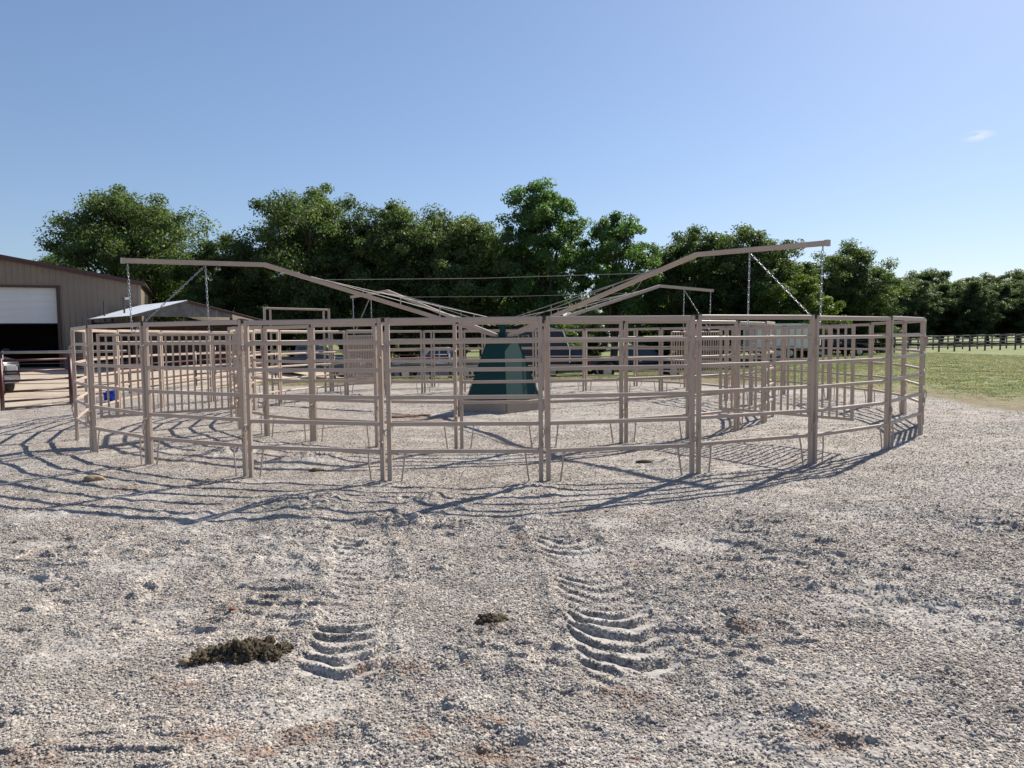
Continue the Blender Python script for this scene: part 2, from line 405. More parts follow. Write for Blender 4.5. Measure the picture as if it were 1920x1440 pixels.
# ------------------------------------------------------------------ ground material
def ground_material():
    t = NT('gravel_grass_and_dirt_ground')
    at = t.n.new('ShaderNodeAttribute'); at.attribute_name = 'cover'
    sx = t.n.new('ShaderNodeSeparateColor'); t.l.new(at.outputs['Color'], sx.inputs[0])
    gm, dm, dust = sx.outputs[0], sx.outputs[1], sx.outputs[2]
    P = t.n.new('ShaderNodeNewGeometry').outputs['Position']
    # gravel chips
    vo = t.n.new('ShaderNodeTexVoronoi'); vo.inputs['Scale'].default_value = 62; t.l.new(P, vo.inputs['Vector'])
    vs = t.n.new('ShaderNodeSeparateColor'); t.l.new(vo.outputs['Color'], vs.inputs[0])
    chip = t.ramp(vs.outputs[0], [(0.0, (0.151, 0.136, 0.127)), (0.25, (0.240, 0.223, 0.207)), (0.5, (0.322, 0.299, 0.274)), (0.75, (0.404, 0.377, 0.340)), (1.0, (0.506, 0.474, 0.427))])
    pink = t.ramp(t.noise(0.9, 4, 0.6, P), [(0.35, (1.0, 1.0, 1.01)), (0.68, (1.03, 0.95, 0.90))])
    chip = t.mix(1.0, chip, pink, 'MULTIPLY')
    tone = t.ramp(t.noise(2.2, 5, 0.7, P), [(0.3, (0.70, 0.69, 0.68)), (0.7, (1.22, 1.21, 1.19))])
    chip = t.mix(1.0, chip, tone, 'MULTIPLY')
    # orange clay flecks
    cl = t.ramp(t.noise(5.5, 4, 0.7, P), [(0.63, (0, 0, 0)), (0.70, (1, 1, 1))])
    cl2 = t.ramp(t.noise(0.55, 2, 0.5, P), [(0.42, (0, 0, 0)), (0.56, (1, 1, 1))])
    chip = t.mix(t.math('MULTIPLY', t.math('MULTIPLY', cl, cl2), 0.6), chip, (0.22, 0.105, 0.048))
    sta = t.n.new('ShaderNodeAttribute'); sta.attribute_name = 'stain'
    chip = t.mix(t.math('MULTIPLY', sta.outputs['Fac'], 0.5), chip, (0.20, 0.095, 0.045))
    fine = t.ramp(t.noise(150, 2, 0.6, P), [(0.3, (0.341, 0.325, 0.301)), (0.7, (0.481, 0.455, 0.420))])
    chip = t.mix(t.math('MULTIPLY', dust, 0.95, True), chip, fine)
    # grass
    g1 = t.noise(0.35, 5, 0.65, P)
    gcol = t.ramp(g1, [(0.28, (0.095, 0.135, 0.036)), (0.45, (0.14, 0.18, 0.05)), (0.6, (0.20, 0.21, 0.075)), (0.75, (0.27, 0.23, 0.11))])
    g2 = t.ramp(t.noise(9, 4, 0.7, P), [(0.3, (0.7, 0.7, 0.7)), (0.7, (1.25, 1.25, 1.2))])
    gcol = t.mix(1.0, gcol, g2, 'MULTIPLY')
    soil = t.ramp(t.noise(4, 5, 0.7, P), [(0.3, (0.075, 0.045, 0.027)), (0.5, (0.19, 0.128, 0.08)), (0.75, (0.30, 0.23, 0.155))])
    gsoil = t.n.new('ShaderNodeAttribute'); gsoil.attribute_name = 'bare'
    bare = t.math('MULTIPLY', gsoil.outputs['Fac'], t.ramp(t.noise(1.7, 4, 0.7, P), [(0.3, (0.2,) * 3), (0.6, (1,) * 3)]))
    soil = t.mix(t.math('MULTIPLY', t.ramp(t.noise(11, 5, 0.75, P), [(0.52, (0,) * 3), (0.62, (1,) * 3)]), 0.7), soil, (0.085, 0.075, 0.03))
    gcol = t.mix(bare, gcol, soil)
    dcol = t.ramp(t.noise(1.2, 5, 0.65, P), [(0.3, (0.398, 0.320, 0.234)), (0.7, (0.568, 0.476, 0.362))])
    dcol = t.mix(0.25, dcol, chip)
    c = t.mix(dm, gcol, dcol); c = t.mix(gm, c, chip)
    # relief
    e = t.math('SUBTRACT', 1.0, vo.outputs['Distance'])
    hg = t.math('MULTIPLY', e, t.math('SUBTRACT', 1.0, t.math('MULTIPLY', dust, 0.9)))
    hg = t.math('ADD', hg, t.math('MULTIPLY', t.noise(24, 4, 0.7, P), 1.4))
    n = t.bump(hg, 0.75, 0.012)
    return t.set(c, 0.92, 0.0, n, 0.25)
GROUND = ground_material()

def cover_attr(me, x, y, dust):
    gm, dm = gravel_mask(x, y), dirt_mask(x, y)
    a = me.color_attributes.new('cover', 'FLOAT_COLOR', 'POINT')
    a.data.foreach_set('color', np.stack([gm, dm, dust, np.ones_like(gm)], 1).astype(np.float32).ravel())
    st = me.attributes.new('stain', 'FLOAT', 'POINT'); st.data.foreach_set('value', stain_mask(x, y).astype(np.float32))
    b = me.attributes.new('bare', 'FLOAT', 'POINT')
    rd = np.hypot(x - CX, y - CY)
    bare = np.clip(1.25 - (rd - 10.4) / 3.6, 0, 1) * sstep(10.0, 13.0, y)
    bare = np.maximum(bare, 0.9 * np.exp(-(((x - 12.2) / 2.2) ** 2 + ((y - 16.0) / 1.3) ** 2)))
    bare = np.maximum(bare, sstep(0.25, 0.5, fbm(x / 9, y / 7, 120, 3)) * 0.55)
    b.data.foreach_set('value', bare.astype(np.float32))

# near pad: a fan of fine cells, wide enough for a step to either side
NC = 820
ys = np.concatenate([np.geomspace(1.3, 2.25, 24)[:-1], np.geomspace(2.25, 7.0, 620)[:-1], np.geomspace(7.0, 27.2, 190)])
NR = len(ys); us = np.linspace(-1, 1, NC)
us = np.sign(us) * (0.75 * np.abs(us) + 0.25 * np.abs(us) ** 3)
YY = np.repeat(ys[:, None], NC, 1); XX = us[None, :] * (1.6 + 0.98 * YY)
X, Y = XX.ravel(), YY.ravel()
det, dust = gravel_detail(X, Y)
gmk = gravel_mask(X, Y)
edge = np.minimum(1, np.minimum((1 - np.abs(np.repeat(us[None, :], NR, 0).ravel())) / 0.04, np.minimum((Y - 1.3) / 0.3, (27.2 - Y) / 1.5)))
det = det * (0.35 + 0.65 * gmk)
Z = terrain(X, Y) + edge * (det + 0.004) - (1 - edge) * 0.03
idx = np.arange(NR * NC).reshape(NR, NC)
F = np.stack([idx[:-1, :-1], idx[:-1, 1:], idx[1:, 1:], idx[1:, :-1]], -1).reshape(-1, 4)
me = big_mesh('gravel_yard', np.stack([X, Y, Z], 1), F, GROUND, True)
cover_attr(me, X, Y, dust)
tag(link('gravel_yard', me), kind='structure')

# the land: one sheet to the horizon, a hand's depth lower where the pad lies on it
gx = np.concatenate([-np.geomspace(900, 42, 40), np.arange(-40, 40.1, 0.8), np.geomspace(42, 900, 40)])
gy = np.concatenate([-np.geomspace(300, 10, 14), np.arange(-8, 70.1, 0.8), np.geomspace(72, 1400, 40)])
X, Y = (a.ravel() for a in np.meshgrid(gx, gy))
inside = (1 - sstep(0.90, 0.985, np.abs(X) / (1.6 + 0.98 * np.maximum(Y, 0.1)))) * sstep(1.3, 2.2, Y) * (1 - sstep(24.2, 26.2, Y))
Z = terrain(X, Y) - 0.2 * inside
idx = np.arange(len(X)).reshape(len(gy), len(gx))
F = np.stack([idx[:-1, :-1], idx[:-1, 1:], idx[1:, 1:], idx[1:, :-1]], -1).reshape(-1, 4)
me = big_mesh('ground', np.stack([X, Y, Z], 1), F, GROUND, True)
cover_attr(me, X, Y, np.zeros(len(X)))
tag(link('ground', me), kind='structure')

def gz(x, y):
    """ground height at a point (macro)"""
    return float(terrain(np.array([x]), np.array([y]))[0])
def gzd(x, y):
    return gz(x, y) + float(gravel_detail(np.array([float(x)]), np.array([float(y)]))[0][0]) + 0.004

# ------------------------------------------------------------------ scatter (geometry nodes) for gravel and grass
def scatter(name, P, rot, scl, idx, sources, label, cat):
    me = bpy.data.meshes.new(name); me.vertices.add(len(P)); me.vertices.foreach_set('co', P.astype(np.float32).ravel())
    a = me.attributes.new('rot', 'FLOAT_VECTOR', 'POINT'); a.data.foreach_set('vector', rot.astype(np.float32).ravel())
    a = me.attributes.new('scl', 'FLOAT_VECTOR', 'POINT'); a.data.foreach_set('vector', scl.astype(np.float32).ravel())
    a = me.attributes.new('pick', 'INT', 'POINT'); a.data.foreach_set('value', idx.astype(np.int32))
    a = me.attributes.new('stain', 'FLOAT', 'POINT'); a.data.foreach_set('value', stain_mask(P[:, 0], P[:, 1]).astype(np.float32))
    ng = bpy.data.node_groups.new(name + '_nodes', 'GeometryNodeTree')
    ng.interface.new_socket('Geometry', in_out='INPUT', socket_type='NodeSocketGeometry')
    ng.interface.new_socket('Geometry', in_out='OUTPUT', socket_type='NodeSocketGeometry')
    n, l = ng.nodes, ng.links
    gi, go = n.new('NodeGroupInput'), n.new('NodeGroupOutput')
    iop = n.new('GeometryNodeInstanceOnPoints'); jn = n.new('GeometryNodeJoinGeometry')
    for s in reversed(sources):
        oi = n.new('GeometryNodeObjectInfo'); oi.inputs['Object'].default_value = s
        oi.inputs['As Instance'].default_value = True
        l.new(oi.outputs['Geometry'], jn.inputs[0])
    def nat(nm, ty):
        q = n.new('GeometryNodeInputNamedAttribute'); q.data_type = ty; q.inputs['Name'].default_value = nm
        return q.outputs['Attribute']
    l.new(gi.outputs[0], iop.inputs['Points']); l.new(jn.outputs[0], iop.inputs['Instance'])
    iop.inputs['Pick Instance'].default_value = True
    l.new(nat('pick', 'INT'), iop.inputs['Instance Index'])
    l.new(nat('rot', 'FLOAT_VECTOR'), iop.inputs['Rotation']); l.new(nat('scl', 'FLOAT_VECTOR'), iop.inputs['Scale'])
    l.new(iop.outputs[0], go.inputs[0])
    o = link(name, me); md = o.modifiers.new('scatter', 'NODES'); md.node_group = ng
    return tag(o, label, cat, kind='stuff')

def stone_mesh(seed, mat):
    r = random.Random(seed); bm = bmesh.new()
    bmesh.ops.create_icosphere(bm, subdivisions=1, radius=0.5)
    for v in bm.verts:
        v.co *= r.uniform(0.72, 1.12); v.co.z *= 0.72; v.co.x *= 1.12
    me = bpy.data.meshes.new('gravel_stone'); bm.to_mesh(me); bm.free(); me.materials.append(mat)
    return bpy.data.objects.new('gravel_stone', me)
t = NT('crushed_limestone_chip')
oi = t.n.new('ShaderNodeObjectInfo')
cc = t.ramp(oi.outputs['Random'], [(0.0, (0.165, 0.149, 0.133)), (0.12, (0.228, 0.208, 0.194)), (0.3, (0.316, 0.293, 0.267)), (0.55, (0.392, 0.364, 0.327)), (0.8, (0.481, 0.448, 0.400)), (0.93, (0.581, 0.545, 0.493)), (0.97, (0.367, 0.247, 0.166)), (1.0, (0.341, 0.201, 0.120))])
cc = t.mix(0.3, cc, t.ramp(t.noise(60, 2), [(0.3, (0.23, 0.21, 0.185)), (0.7, (0.56, 0.515, 0.455))]))
gp = t.n.new('ShaderNodeNewGeometry').outputs['Position']
cl = t.math('MULTIPLY', t.ramp(t.noise(5.5, 4, 0.7, gp), [(0.63, (0, 0, 0)), (0.70, (1, 1, 1))]), t.ramp(t.noise(0.55, 2, 0.5, gp), [(0.42, (0, 0, 0)), (0.56, (1, 1, 1))]))
cc = t.mix(t.math('MULTIPLY', cl, 0.55), cc, (0.22, 0.105, 0.048))
cc = t.mix(1.0, cc, t.ramp(t.noise(2.2, 5, 0.7, gp), [(0.3, (0.70, 0.69, 0.68)), (0.7, (1.22, 1.21, 1.19))]), 'MULTIPLY')
sta = t.n.new('ShaderNodeAttribute'); sta.attribute_type = 'INSTANCER'; sta.attribute_name = 'stain'
cc = t.mix(t.math('MULTIPLY', sta.outputs['Fac'], 0.42), cc, (0.23, 0.11, 0.052))
CHIP = t.set(cc, 0.9, 0.0, None, 0.2)
stones = [stone_mesh(i, CHIP) for i in range(6)]
def fan_points(y0, y1, dens, seed):
    g = np.random.default_rng(seed)
    w1 = 0.82 * y1 + 0.9
    n = int(dens * (y1 - y0) * 2 * w1)
    y = g.uniform(y0, y1, n); x = g.uniform(-w1, w1, n)
    k = np.abs(x) < 0.82 * y + 0.9
    return x[k], y[k], g
PX, PY, PS = [], [], []
for y0, y1, dens, smin, smax in ((2.2, 3.4, 7600, 0.006, 0.016), (3.4, 4.6, 5200, 0.007, 0.0165), (4.6, 6.2, 2600, 0.009, 0.019), (6.2, 8.6, 1700, 0.008, 0.0175), (8.6, 12.5, 800, 0.009, 0.019), (12.5, 19, 200, 0.011, 0.023)):
    x, y, g = fan_points(y0, y1, dens, int(y0 * 10))
    _, du = gravel_detail(x, y)
    k = (g.random(len(x)) > du * 1.7) & (gravel_mask(x, y) > 0.5)
    x, y = x[k], y[k]
    PX.append(x); PY.append(y); PS.append(smin + (smax - smin) * g.random(len(x)) ** 2.2)
PX, PY, PS = map(np.concatenate, (PX, PY, PS))
big = np.random.default_rng(3).random(len(PX)) < 0.012
PS = np.where(big, PS * 1.9, PS)
dz, _ = gravel_detail(PX, PY)
P = np.stack([PX, PY, terrain(PX, PY) + dz + 0.004 + PS * 0.14], 1)
g = np.random.default_rng(5)
rot = np.stack([g.uniform(-0.5, 0.5, len(P)), g.uniform(-0.5, 0.5, len(P)), g.uniform(0, 6.28, len(P))], 1)
scatter('loose_gravel', P, rot, np.stack([PS * g.uniform(0.8, 1.3, len(P)), PS, PS * g.uniform(0.7, 1.1, len(P))], 1), g.integers(0, 6, len(P)), stones,
        'loose pale grey crushed gravel covering the yard', 'gravel')

# short pasture grass
def blade_tuft(seed, mat, hgt):
    r = random.Random(seed); mb = MB()
    for i in range(14):
        a = r.uniform(0, 6.28); d = r.uniform(0, 0.11); h = hgt * r.uniform(0.5, 1.2); ln_ = r.uniform(0.1, 0.7) * h
        bx, by = math.cos(a) * d, math.sin(a) * d; b2 = r.uniform(0, 6.28); w = 0.006
        cx_, sx_ = math.cos(b2), math.sin(b2)
        tip = (bx + cx_ * ln_, by + sx_ * ln_, h); mid = (bx + cx_ * ln_ * 0.35, by + sx_ * ln_ * 0.35, h * 0.6)
        mb.add([(bx - sx_ * w, by + cx_ * w, -0.01), (bx + sx_ * w, by - cx_ * w, -0.01), (mid[0] + sx_ * w * .8, mid[1] - cx_ * w * .8, mid[2]), (mid[0] - sx_ * w * .8, mid[1] + cx_ * w * .8, mid[2]), tip], [(0, 1, 2, 3), (3, 2, 4)])
    me = bpy.data.meshes.new('grass_tuft'); me.from_pydata(mb.v, [], mb.f); me.materials.append(mat)
    return bpy.data.objects.new('grass_tuft', me)
t = NT('pasture_grass_blades')
oi = t.n.new('ShaderNodeObjectInfo')
gc = t.ramp(oi.outputs['Random'], [(0.0, (0.15, 0.19, 0.055)), (0.4, (0.22, 0.265, 0.08)), (0.7, (0.32, 0.33, 0.125)), (1.0, (0.48, 0.42, 0.21))])
t.set(gc, 0.6, 0, None, 0.2)
tr = t.n.new('ShaderNodeBsdfTranslucent'); t.l.new(gc, tr.inputs['Color'])
ms = t.n.new('ShaderNodeMixShader'); ms.inputs[0].default_value = 0.4
t.l.new(t.bsdf.outputs[0], ms.inputs[1]); t.l.new(tr.outputs[0], ms.inputs[2]); t.l.new(ms.outputs[0], t.n['Material Output'].inputs['Surface'])
tufts = [blade_tuft(i, t.mat, 0.09) for i in range(4)]
g = np.random.default_rng(21)
x = np.concatenate([g.uniform(8, 34, 60000), g.uniform(-10, 16, 22000)]); y = np.concatenate([11 + 47 * g.random(60000) ** 1.6, g.uniform(24, 44, 22000)])
keep = (gravel_mask(x, y) < 0.3) & (dirt_mask(x, y) < 0.4)
rd = np.hypot(x - CX, y - CY)
keep &= g.random(len(x)) < np.clip((rd - 10.9) / 4.2, 0.06, 1) * (0.25 + 0.75 * sstep(-0.35, 0.15, fbm(x / 1.9, y / 1.3, 130, 3)))
x, y = x[keep], y[keep]
s = g.uniform(0.5, 1.6, len(x)) * np.clip(0.55 + 0.09 * (np.hypot(x - CX, y - CY) - 10.9), 0.5, 1)
scatter('pasture_grass', np.stack([x, y, terrain(x, y) + 0.0], 1), np.stack([0 * x, 0 * x, g.uniform(0, 6.28, len(x))], 1), np.stack([s * 1.5, s * 1.5, s * 0.55], 1), g.integers(0, 4, len(x)), tufts,
        'short green pasture grass growing beyond the gravel', 'grass')

# ------------------------------------------------------------------ round pen panels
PH = 1.80
RAILZ = [1.535, 1.235, 0.935, 0.645, 0.345]
M_POST = MB().bar((0, 0, -0.09), (0, 0, PH), 0.048, 0.048).mesh('post', TAN)
M_RAIL = MB().bar((-0.5, 0, 0), (0.5, 0, 0), 0.038, 0.042).mesh('rail', TAN)
M_TOP = MB().bar((-0.5, 0, 0), (0.5, 0, 0), 0.048, 0.055).mesh('top_rail', TAN)
M_CAP = MB().box((0, 0, 0), (0.042, 0.042, 0.012)).mesh('post_cap', CAPB)
M_FOOT = MB().tube([(0.135, 0, 0.33), (0.12, -0.015, 0.2), (0.085, -0.02, -0.05)], 0.010, 6).mesh('foot_stake', TAN)
mb = MB()
mb.tube([(0.0, 0.0, 0.07), (0.012, -0.045, 0.06), (0.0, -0.055, 0.0), (-0.02, -0.045, -0.05), (-0.045, -0.05, -0.06)], 0.007, 6)
mb.tube([(0.03 + 0.02 * math.cos(a), -0.034 + 0.004 * math.sin(a), 0.035 + 0.035 * math.sin(a)) for a in [k * math.pi / 4 for k in range(8)]], 0.006, 5, True)
mb.tube([(-0.018 + 0.016 * math.cos(a), -0.036, -0.1 + 0.035 * math.sin(a)) for a in [k * math.pi / 4 for k in range(8)]], 0.006, 5, True)
M_PIN = mb.mesh('pin_latch', TAN)
M_JOINT = MB().box((0, 0, 0), (0.028, 0.044, 0.05)).mesh('joint_block', CAPB)

def rest_panel(parent, w):
    hw = w / 2 - 0.017
    for sx in (-1, 1):
        p = link('post', M_POST, parent, (sx * (hw - 0.024), 0, 0))
        link('post_cap', M_CAP, p, (0, 0, PH + 0.004))
        link('foot_stake', M_FOOT, parent, (sx * (hw - 0.06), 0, 0), scale=(-sx, 1, 1))
    link('top_rail', M_TOP, parent, (0, 0, PH - 0.0275), scale=(2 * (hw - 0.048), 1, 1))
    for z in RAILZ:
        link('rail', M_RAIL, parent, (0, 0, z), scale=(2 * (hw - 0.048), 1, 1))
    link('joint_block', M_JOINT, parent, (hw + 0.017, 0, PH - 0.018))
    for z in (1.44, 0.52):
        link('pin_latch', M_PIN, parent, (hw + 0.006, 0, z))

def ring_angles(near0, nearstep, nnear, restn, gate=None):
    a = [near0 + nearstep * k for k in range(nnear + 1)]
    return a
# outer ring (angle a: x = CX + R sin a, y = CY - R cos a)
oa = [-1.0198 + 0.2174 * k for k in range(11)]
oa += [oa[10] + (3.856 - oa[10]) / 13 * k for k in range(1, 14)]
oa += [4.130]
oa += [4.130 + (2 * math.pi - 1.0198 - 4.130) / 5 * k for k in range(1, 6)]
GATE_I = 23
ia = [-0.7604 + 0.2189 * k for k in range(9)]
ia += [ia[8] + (2 * math.pi - 0.7604 - ia[8]) / 21 * k for k in range(1, 22)]
def panel_label(ring, mids, i, n_out):
    am = mids[i]
    near = math.cos(am) > 0
    order = sorted([k for k in range(len(mids)) if (math.cos(mids[k]) > 0) == near and not (ring == 'outer' and k == GATE_I)], key=lambda k: math.sin(mids[k]))
    return 'tan steel rail panel on the %s side of the %s ring, %s from the left' % ('near' if near else 'far', ring, ORD[order.index(i)])
for ring, angs, rad in (('outer', oa, RO), ('inner', ia, RI)):
    mids = [(angs[k] + angs[k + 1]) / 2 for k in range(len(angs) - 1)]
    for k in range(len(mids)):
        if ring == 'outer' and k == GATE_I: continue
        p0 = Vector((CX + rad * math.sin(angs[k]), CY - rad * math.cos(angs[k]), 0))
        p1 = Vector((CX + rad * math.sin(angs[k + 1]), CY - rad * math.cos(angs[k + 1]), 0))
        c = (p0 + p1) / 2; d = p1 - p0
        th = thing('corral_panel', panel_label(ring, mids, k, len(mids)), 'fence panel', (c.x, c.y, random.uniform(-0.012, 0.012)), math.atan2(d.y, d.x) + random.uniform(-0.006, 0.006), ring + ' ring of corral panels')
        rest_panel(th, d.length)
# tall gate frame in the far left of the outer ring
p0 = Vector((CX + RO * math.sin(oa[GATE_I]), CY - RO * math.cos(oa[GATE_I]), 0)); p1 = Vector((CX + RO * math.sin(oa[GATE_I + 1]), CY - RO * math.cos(oa[GATE_I + 1]), 0))
c = (p0 + p1) / 2; d = p1 - p0; w = d.length
th = thing('gate_frame', 'tall tan steel walk-through gate frame rising above the far left panels', 'gate', (c.x, c.y, 0), math.atan2(d.y, d.x))
TALL = MB().bar((0, 0, -0.09), (0, 0, 2.48), 0.058, 0.058).mesh('tall_post', TAN)
for sx in (-1, 1):
    link('frame_post', TALL, th, (sx * (w / 2 - 0.04), 0, 0))
    link('inner_post', MB().bar((0, 0, -0.05), (0, 0, 2.41), 0.05, 0.05).mesh('inner_post', TAN), th, (sx * (w / 2 - 0.22), 0, 0))
link('header', M_TOP, th, (0, 0, 2.445), scale=(w - 0.14, 1, 1))
for z in [1.765] + RAILZ:
    link('gate_rail', M_RAIL, th, (0, 0, z), scale=(w - 0.50, 1, 1))

# ------------------------------------------------------------------ the walker machine
walker = thing('horse_walker', 'four-armed horse walker with dark green pyramid housing at the ring centre', 'horse walker', (CX, CY, 0))
def pyramid(h0, z0, h1, z1, rot, mat, name):
    vs = []
    for hd, z in ((h0, z0), (h1, z1)):
        for k in range(4):
            a = rot + k * math.pi / 2
            vs.append((hd * math.sin(a), -hd * math.cos(a), z))
    mb = MB(); mb.add(vs, [(0, 1, 5, 4), (1, 2, 6, 5), (2, 3, 7, 6), (3, 0, 4, 7), (4, 5, 6, 7), (3, 2, 1, 0)])
    return mb.mesh(name, mat, bevel=0.008)
PR = R(5.0)
hs = link('housing', pyramid(0.83, 0.16, 0.33, 1.52, PR, GREEN, 'housing'), walker)
mb = MB()
for k in range(4):                                            # folded seams on the housing corners
    a = PR + k * math.pi / 2
    mb.tube([(0.833 * math.sin(a), -0.833 * math.cos(a), 0.17), (0.332 * math.sin(a), -0.332 * math.cos(a), 1.515)], 0.009, 6)
link('corner_seam', mb.mesh('corner_seam', GREEN), hs)
link('hub_plate', MB().box((0, 0, 1.545), (0.46, 0.46, 0.05), PR).mesh('hub_plate', GREEN), walker)
link('mast', MB().bar((0, 0, 1.56), (0, 0, 1.98), 0.135, 0.135, 0.1).mesh('mast', GREEN), walker)
# low steel curb round the housing
for k in range(4):
    a0, a1 = R(4) + k * math.pi / 2, R(4) + (k + 1) * math.pi / 2; hd = 1.02
    q0 = Vector((hd * math.sin(a0), -hd * math.cos(a0), 0.09)); q1 = Vector((hd * math.sin(a1), -hd * math.cos(a1), 0.09))
    e = (q1 - q0).normalized() * 0.022
    link('curb_board', MB().bar(q0 + e, q1 - e, 0.035, 0.30, 0.1).mesh('curb_board', TAN2), walker)
AZ = [R(218), R(308), R(38), R(128)]
armmb = MB()
def arm_z(r): return 1.61 + (2.86 - 1.61) * (r - 0.2) / (5.15 - 0.2) if r < 5.15 else 2.86 - 0.055 * (r - 5.15) / 2.3
pl = [(0.2, 0, arm_z(0.2)), (5.15, 0, arm_z(5.149)), (6.2, 0, arm_z(6.2)), (7.34, 0, arm_z(7.34))]
def tube_sq(mb, pts, w, h):
    for a, b in zip(pts[:-1], pts[1:]):
        a, b = Vector(a), Vector(b); e = (b - a).normalized()
        mb.bar(a, b + e * 0.004, w, h, 0.12)
M_ARM = None
mb = MB()
prof = [(-.033, -.036), (.033, -.036), (.033, .036), (-.033, .036)]
vs = []
for i, p in enumerate(pl):
    for (sy, sz) in prof: vs.append((p[0] - (0.012 * (1 if sz > 0 else -0.4) if i == 1 else 0), p[1] + sy, p[2] + sz))
fs = []
for i in range(3):
    for k in range(4): fs.append((i * 4 + k, i * 4 + (k + 1) % 4, i * 4 + 4 + (k + 1) % 4, i * 4 + 4 + k))
mb.add(vs, fs + [(3, 2, 1, 0), (12, 13, 14, 15)])
M_ARM = mb.mesh('arm', TAN, bevel=0.006)
M_CLAMP = MB().box((7.335, 0, arm_z(7.335)), (0.05, 0.076, 0.084)).mesh('end_cap', TAN)
mb = MB()
def rod_z(r): return 1.93 + (arm_z(4.15) + 0.045 - 1.93) * r / 4.15
mb2 = MB(); mb2.tube([(0.06, 0.02, rod_z(0.06)), (4.15, 0.02, rod_z(4.15))], 0.008, 6)
M_TIE = mb2.mesh('tie_rod', ROD)
M_TIE2 = MB().tube([(0.3, -0.04, arm_z(0.3) + 0.19), (4.3, -0.03, arm_z(4.3) + 0.05)], 0.008, 6).mesh('tie_rod', ROD)
def stand(r, top): return MB().tube([(r, 0.0, arm_z(r) + 0.03), (r, 0.0, top)], 0.009, 6).mesh('standoff', ROD)
STANDS = [stand(0.75, rod_z(0.75)), stand(1.6, rod_z(1.6)), stand(2.5, rod_z(2.5)), stand(3.3, rod_z(3.3))]
for k, az in enumerate(AZ):
    am = link('arm', M_ARM, walker, rot=(0, 0, az))
    link('end_cap', M_CLAMP, am)
    for me_ in STANDS: link('standoff', me_, am)
    link('tie_rod', M_TIE, walker, rot=(0, 0, az)); link('tie_rod', M_TIE2, walker, rot=(0, 0, az))
for k in range(4):
    a0, a1 = AZ[k], AZ[(k + 1) % 4]; rr = 4.1; zz = arm_z(rr) + 0.05
    q0 = Vector((rr * math.cos(a0), rr * math.sin(a0), zz)); q1 = Vector((rr * math.cos(a1), rr * math.sin(a1), zz)); mid = (q0 + q1) / 2 - Vector((0, 0, 0.03))
    link('bracing_cable', MB().tube([q0, mid, q1], 0.006, 6).mesh('bracing_cable', ROD), walker)

# hanging dividers
def chain(p0, p1, pitch=0.052, name='chain'):
    p0, p1 = Vector(p0), Vector(p1); L = (p1 - p0).length; n = max(2, int(L / pitch)); d = (p1 - p0).normalized()
    s1 = d.cross(Vector((0, 1, 0))).normalized(); s2 = d.cross(s1)
    mb = MB(); st = L / n
    for i in range(n):
        c = p0 + d * st * (i + 0.5); sd = s1 if i % 2 else s2
        pts = []
        for k in range(8):
            a = k * math.pi / 4
            pts.append(c + d * (st * 0.66) * math.cos(a) + sd * 0.013 * math.sin(a))
        mb.tube(pts, 0.005, 5, True)
    return mb.mesh(name, GALV, True)
DR0, DR1, DZ0, DZ1 = 5.62, 7.72, 0.42, 1.665
M_DBAR = MB().bar((0, 0, DZ0), (0, 0, DZ1), 0.026, 0.026).mesh('bar', TAN)
M_DSIDE = MB().bar((0, 0, DZ0 - 0.02), (0, 0, DZ1 + 0.02), 0.04, 0.04).mesh('side_post', TAN)
M_DTOP = MB().bar((DR0 + 0.02, 0, DZ1), (DR1 - 0.02, 0, DZ1), 0.036, 0.04).mesh('top_rail', TAN)
M_DBOT = MB().bar((DR0 + 0.02, 0, DZ0), (DR1 - 0.02, 0, DZ0), 0.036, 0.04).mesh('bottom_rail', TAN)
CH = [chain((7.27, 0, arm_z(7.27) - 0.035), (7.25, 0, DZ1 + 0.015)), chain((6.12, 0, arm_z(6.12) - 0.04), (6.10, 0, DZ1 + 0.015)), chain((6.14, 0, arm_z(6.14) - 0.06), (7.22, 0, DZ1 + 0.05))]
names = ['from the near left arm', 'from the near right arm', 'from the far right arm', 'from the far left arm']
for k, az in enumerate(AZ):
    th = thing('hanging_divider', 'tan barred divider gate hung by chains ' + names[k], 'divider gate', (CX, CY, 0), az, 'dividers hung from the walker arms')
    link('top_rail', M_DTOP, th); link('bottom_rail', M_DBOT, th)
    for r_ in (DR0, DR1): link('side_post', M_DSIDE, th, (r_, 0, 0))
    nb = 20
    for i in range(1, nb): link('bar', M_DBAR, th, (DR0 + (DR1 - DR0) * i / nb, 0, 0))
    for me_ in CH: link('chain', me_, th)

# ------------------------------------------------------------------ barn
def ribbed_wall(x0, x1, zfun, z0, y, name, mat, hole=None, rib=0.03, pitch=0.31):
    """sheet steel wall facing -Y with trapezoid ribs; zfun(x) gives the top edge"""
    mb = MB(); xs = []
    x = x0
    while x < x1 - 1e-6:
        for dx, dy in ((0, 0), (0.20, 0), (0.23, -rib), (0.28, -rib)):
            if x + dx < x1: xs.append((x + dx, y + dy))
        x += pitch
    xs.append((x1, y))
    for (xa, ya), (xb, yb) in zip(xs[:-1], xs[1:]):
        lo = z0
        if hole and xa >= hole[0] - 0.001 and xb <= hole[1] + 0.16: lo = hole[2]
        mb.add([(xa, ya, lo), (xb, yb, lo), (xb, yb, zfun(xb)), (xa, ya, zfun(xa))], [(0, 1, 2, 3)])
    return mb.mesh(name, mat)
BY = 0.0; BX0, BX1, BPK = -14.0, 0.0, -7.0
EAV, PK = 5.16, 6.50
def roofz(x): return PK - abs(x - BPK) * (PK - EAV) / (BX1 - BPK)
barn = thing('metal_barn', 'tan metal barn with dark red trim and a half open white door', 'barn', (-22.85, 45.0, 0), R(24))
DX0, DX1, DZT = -9.6, -4.41, 4.76
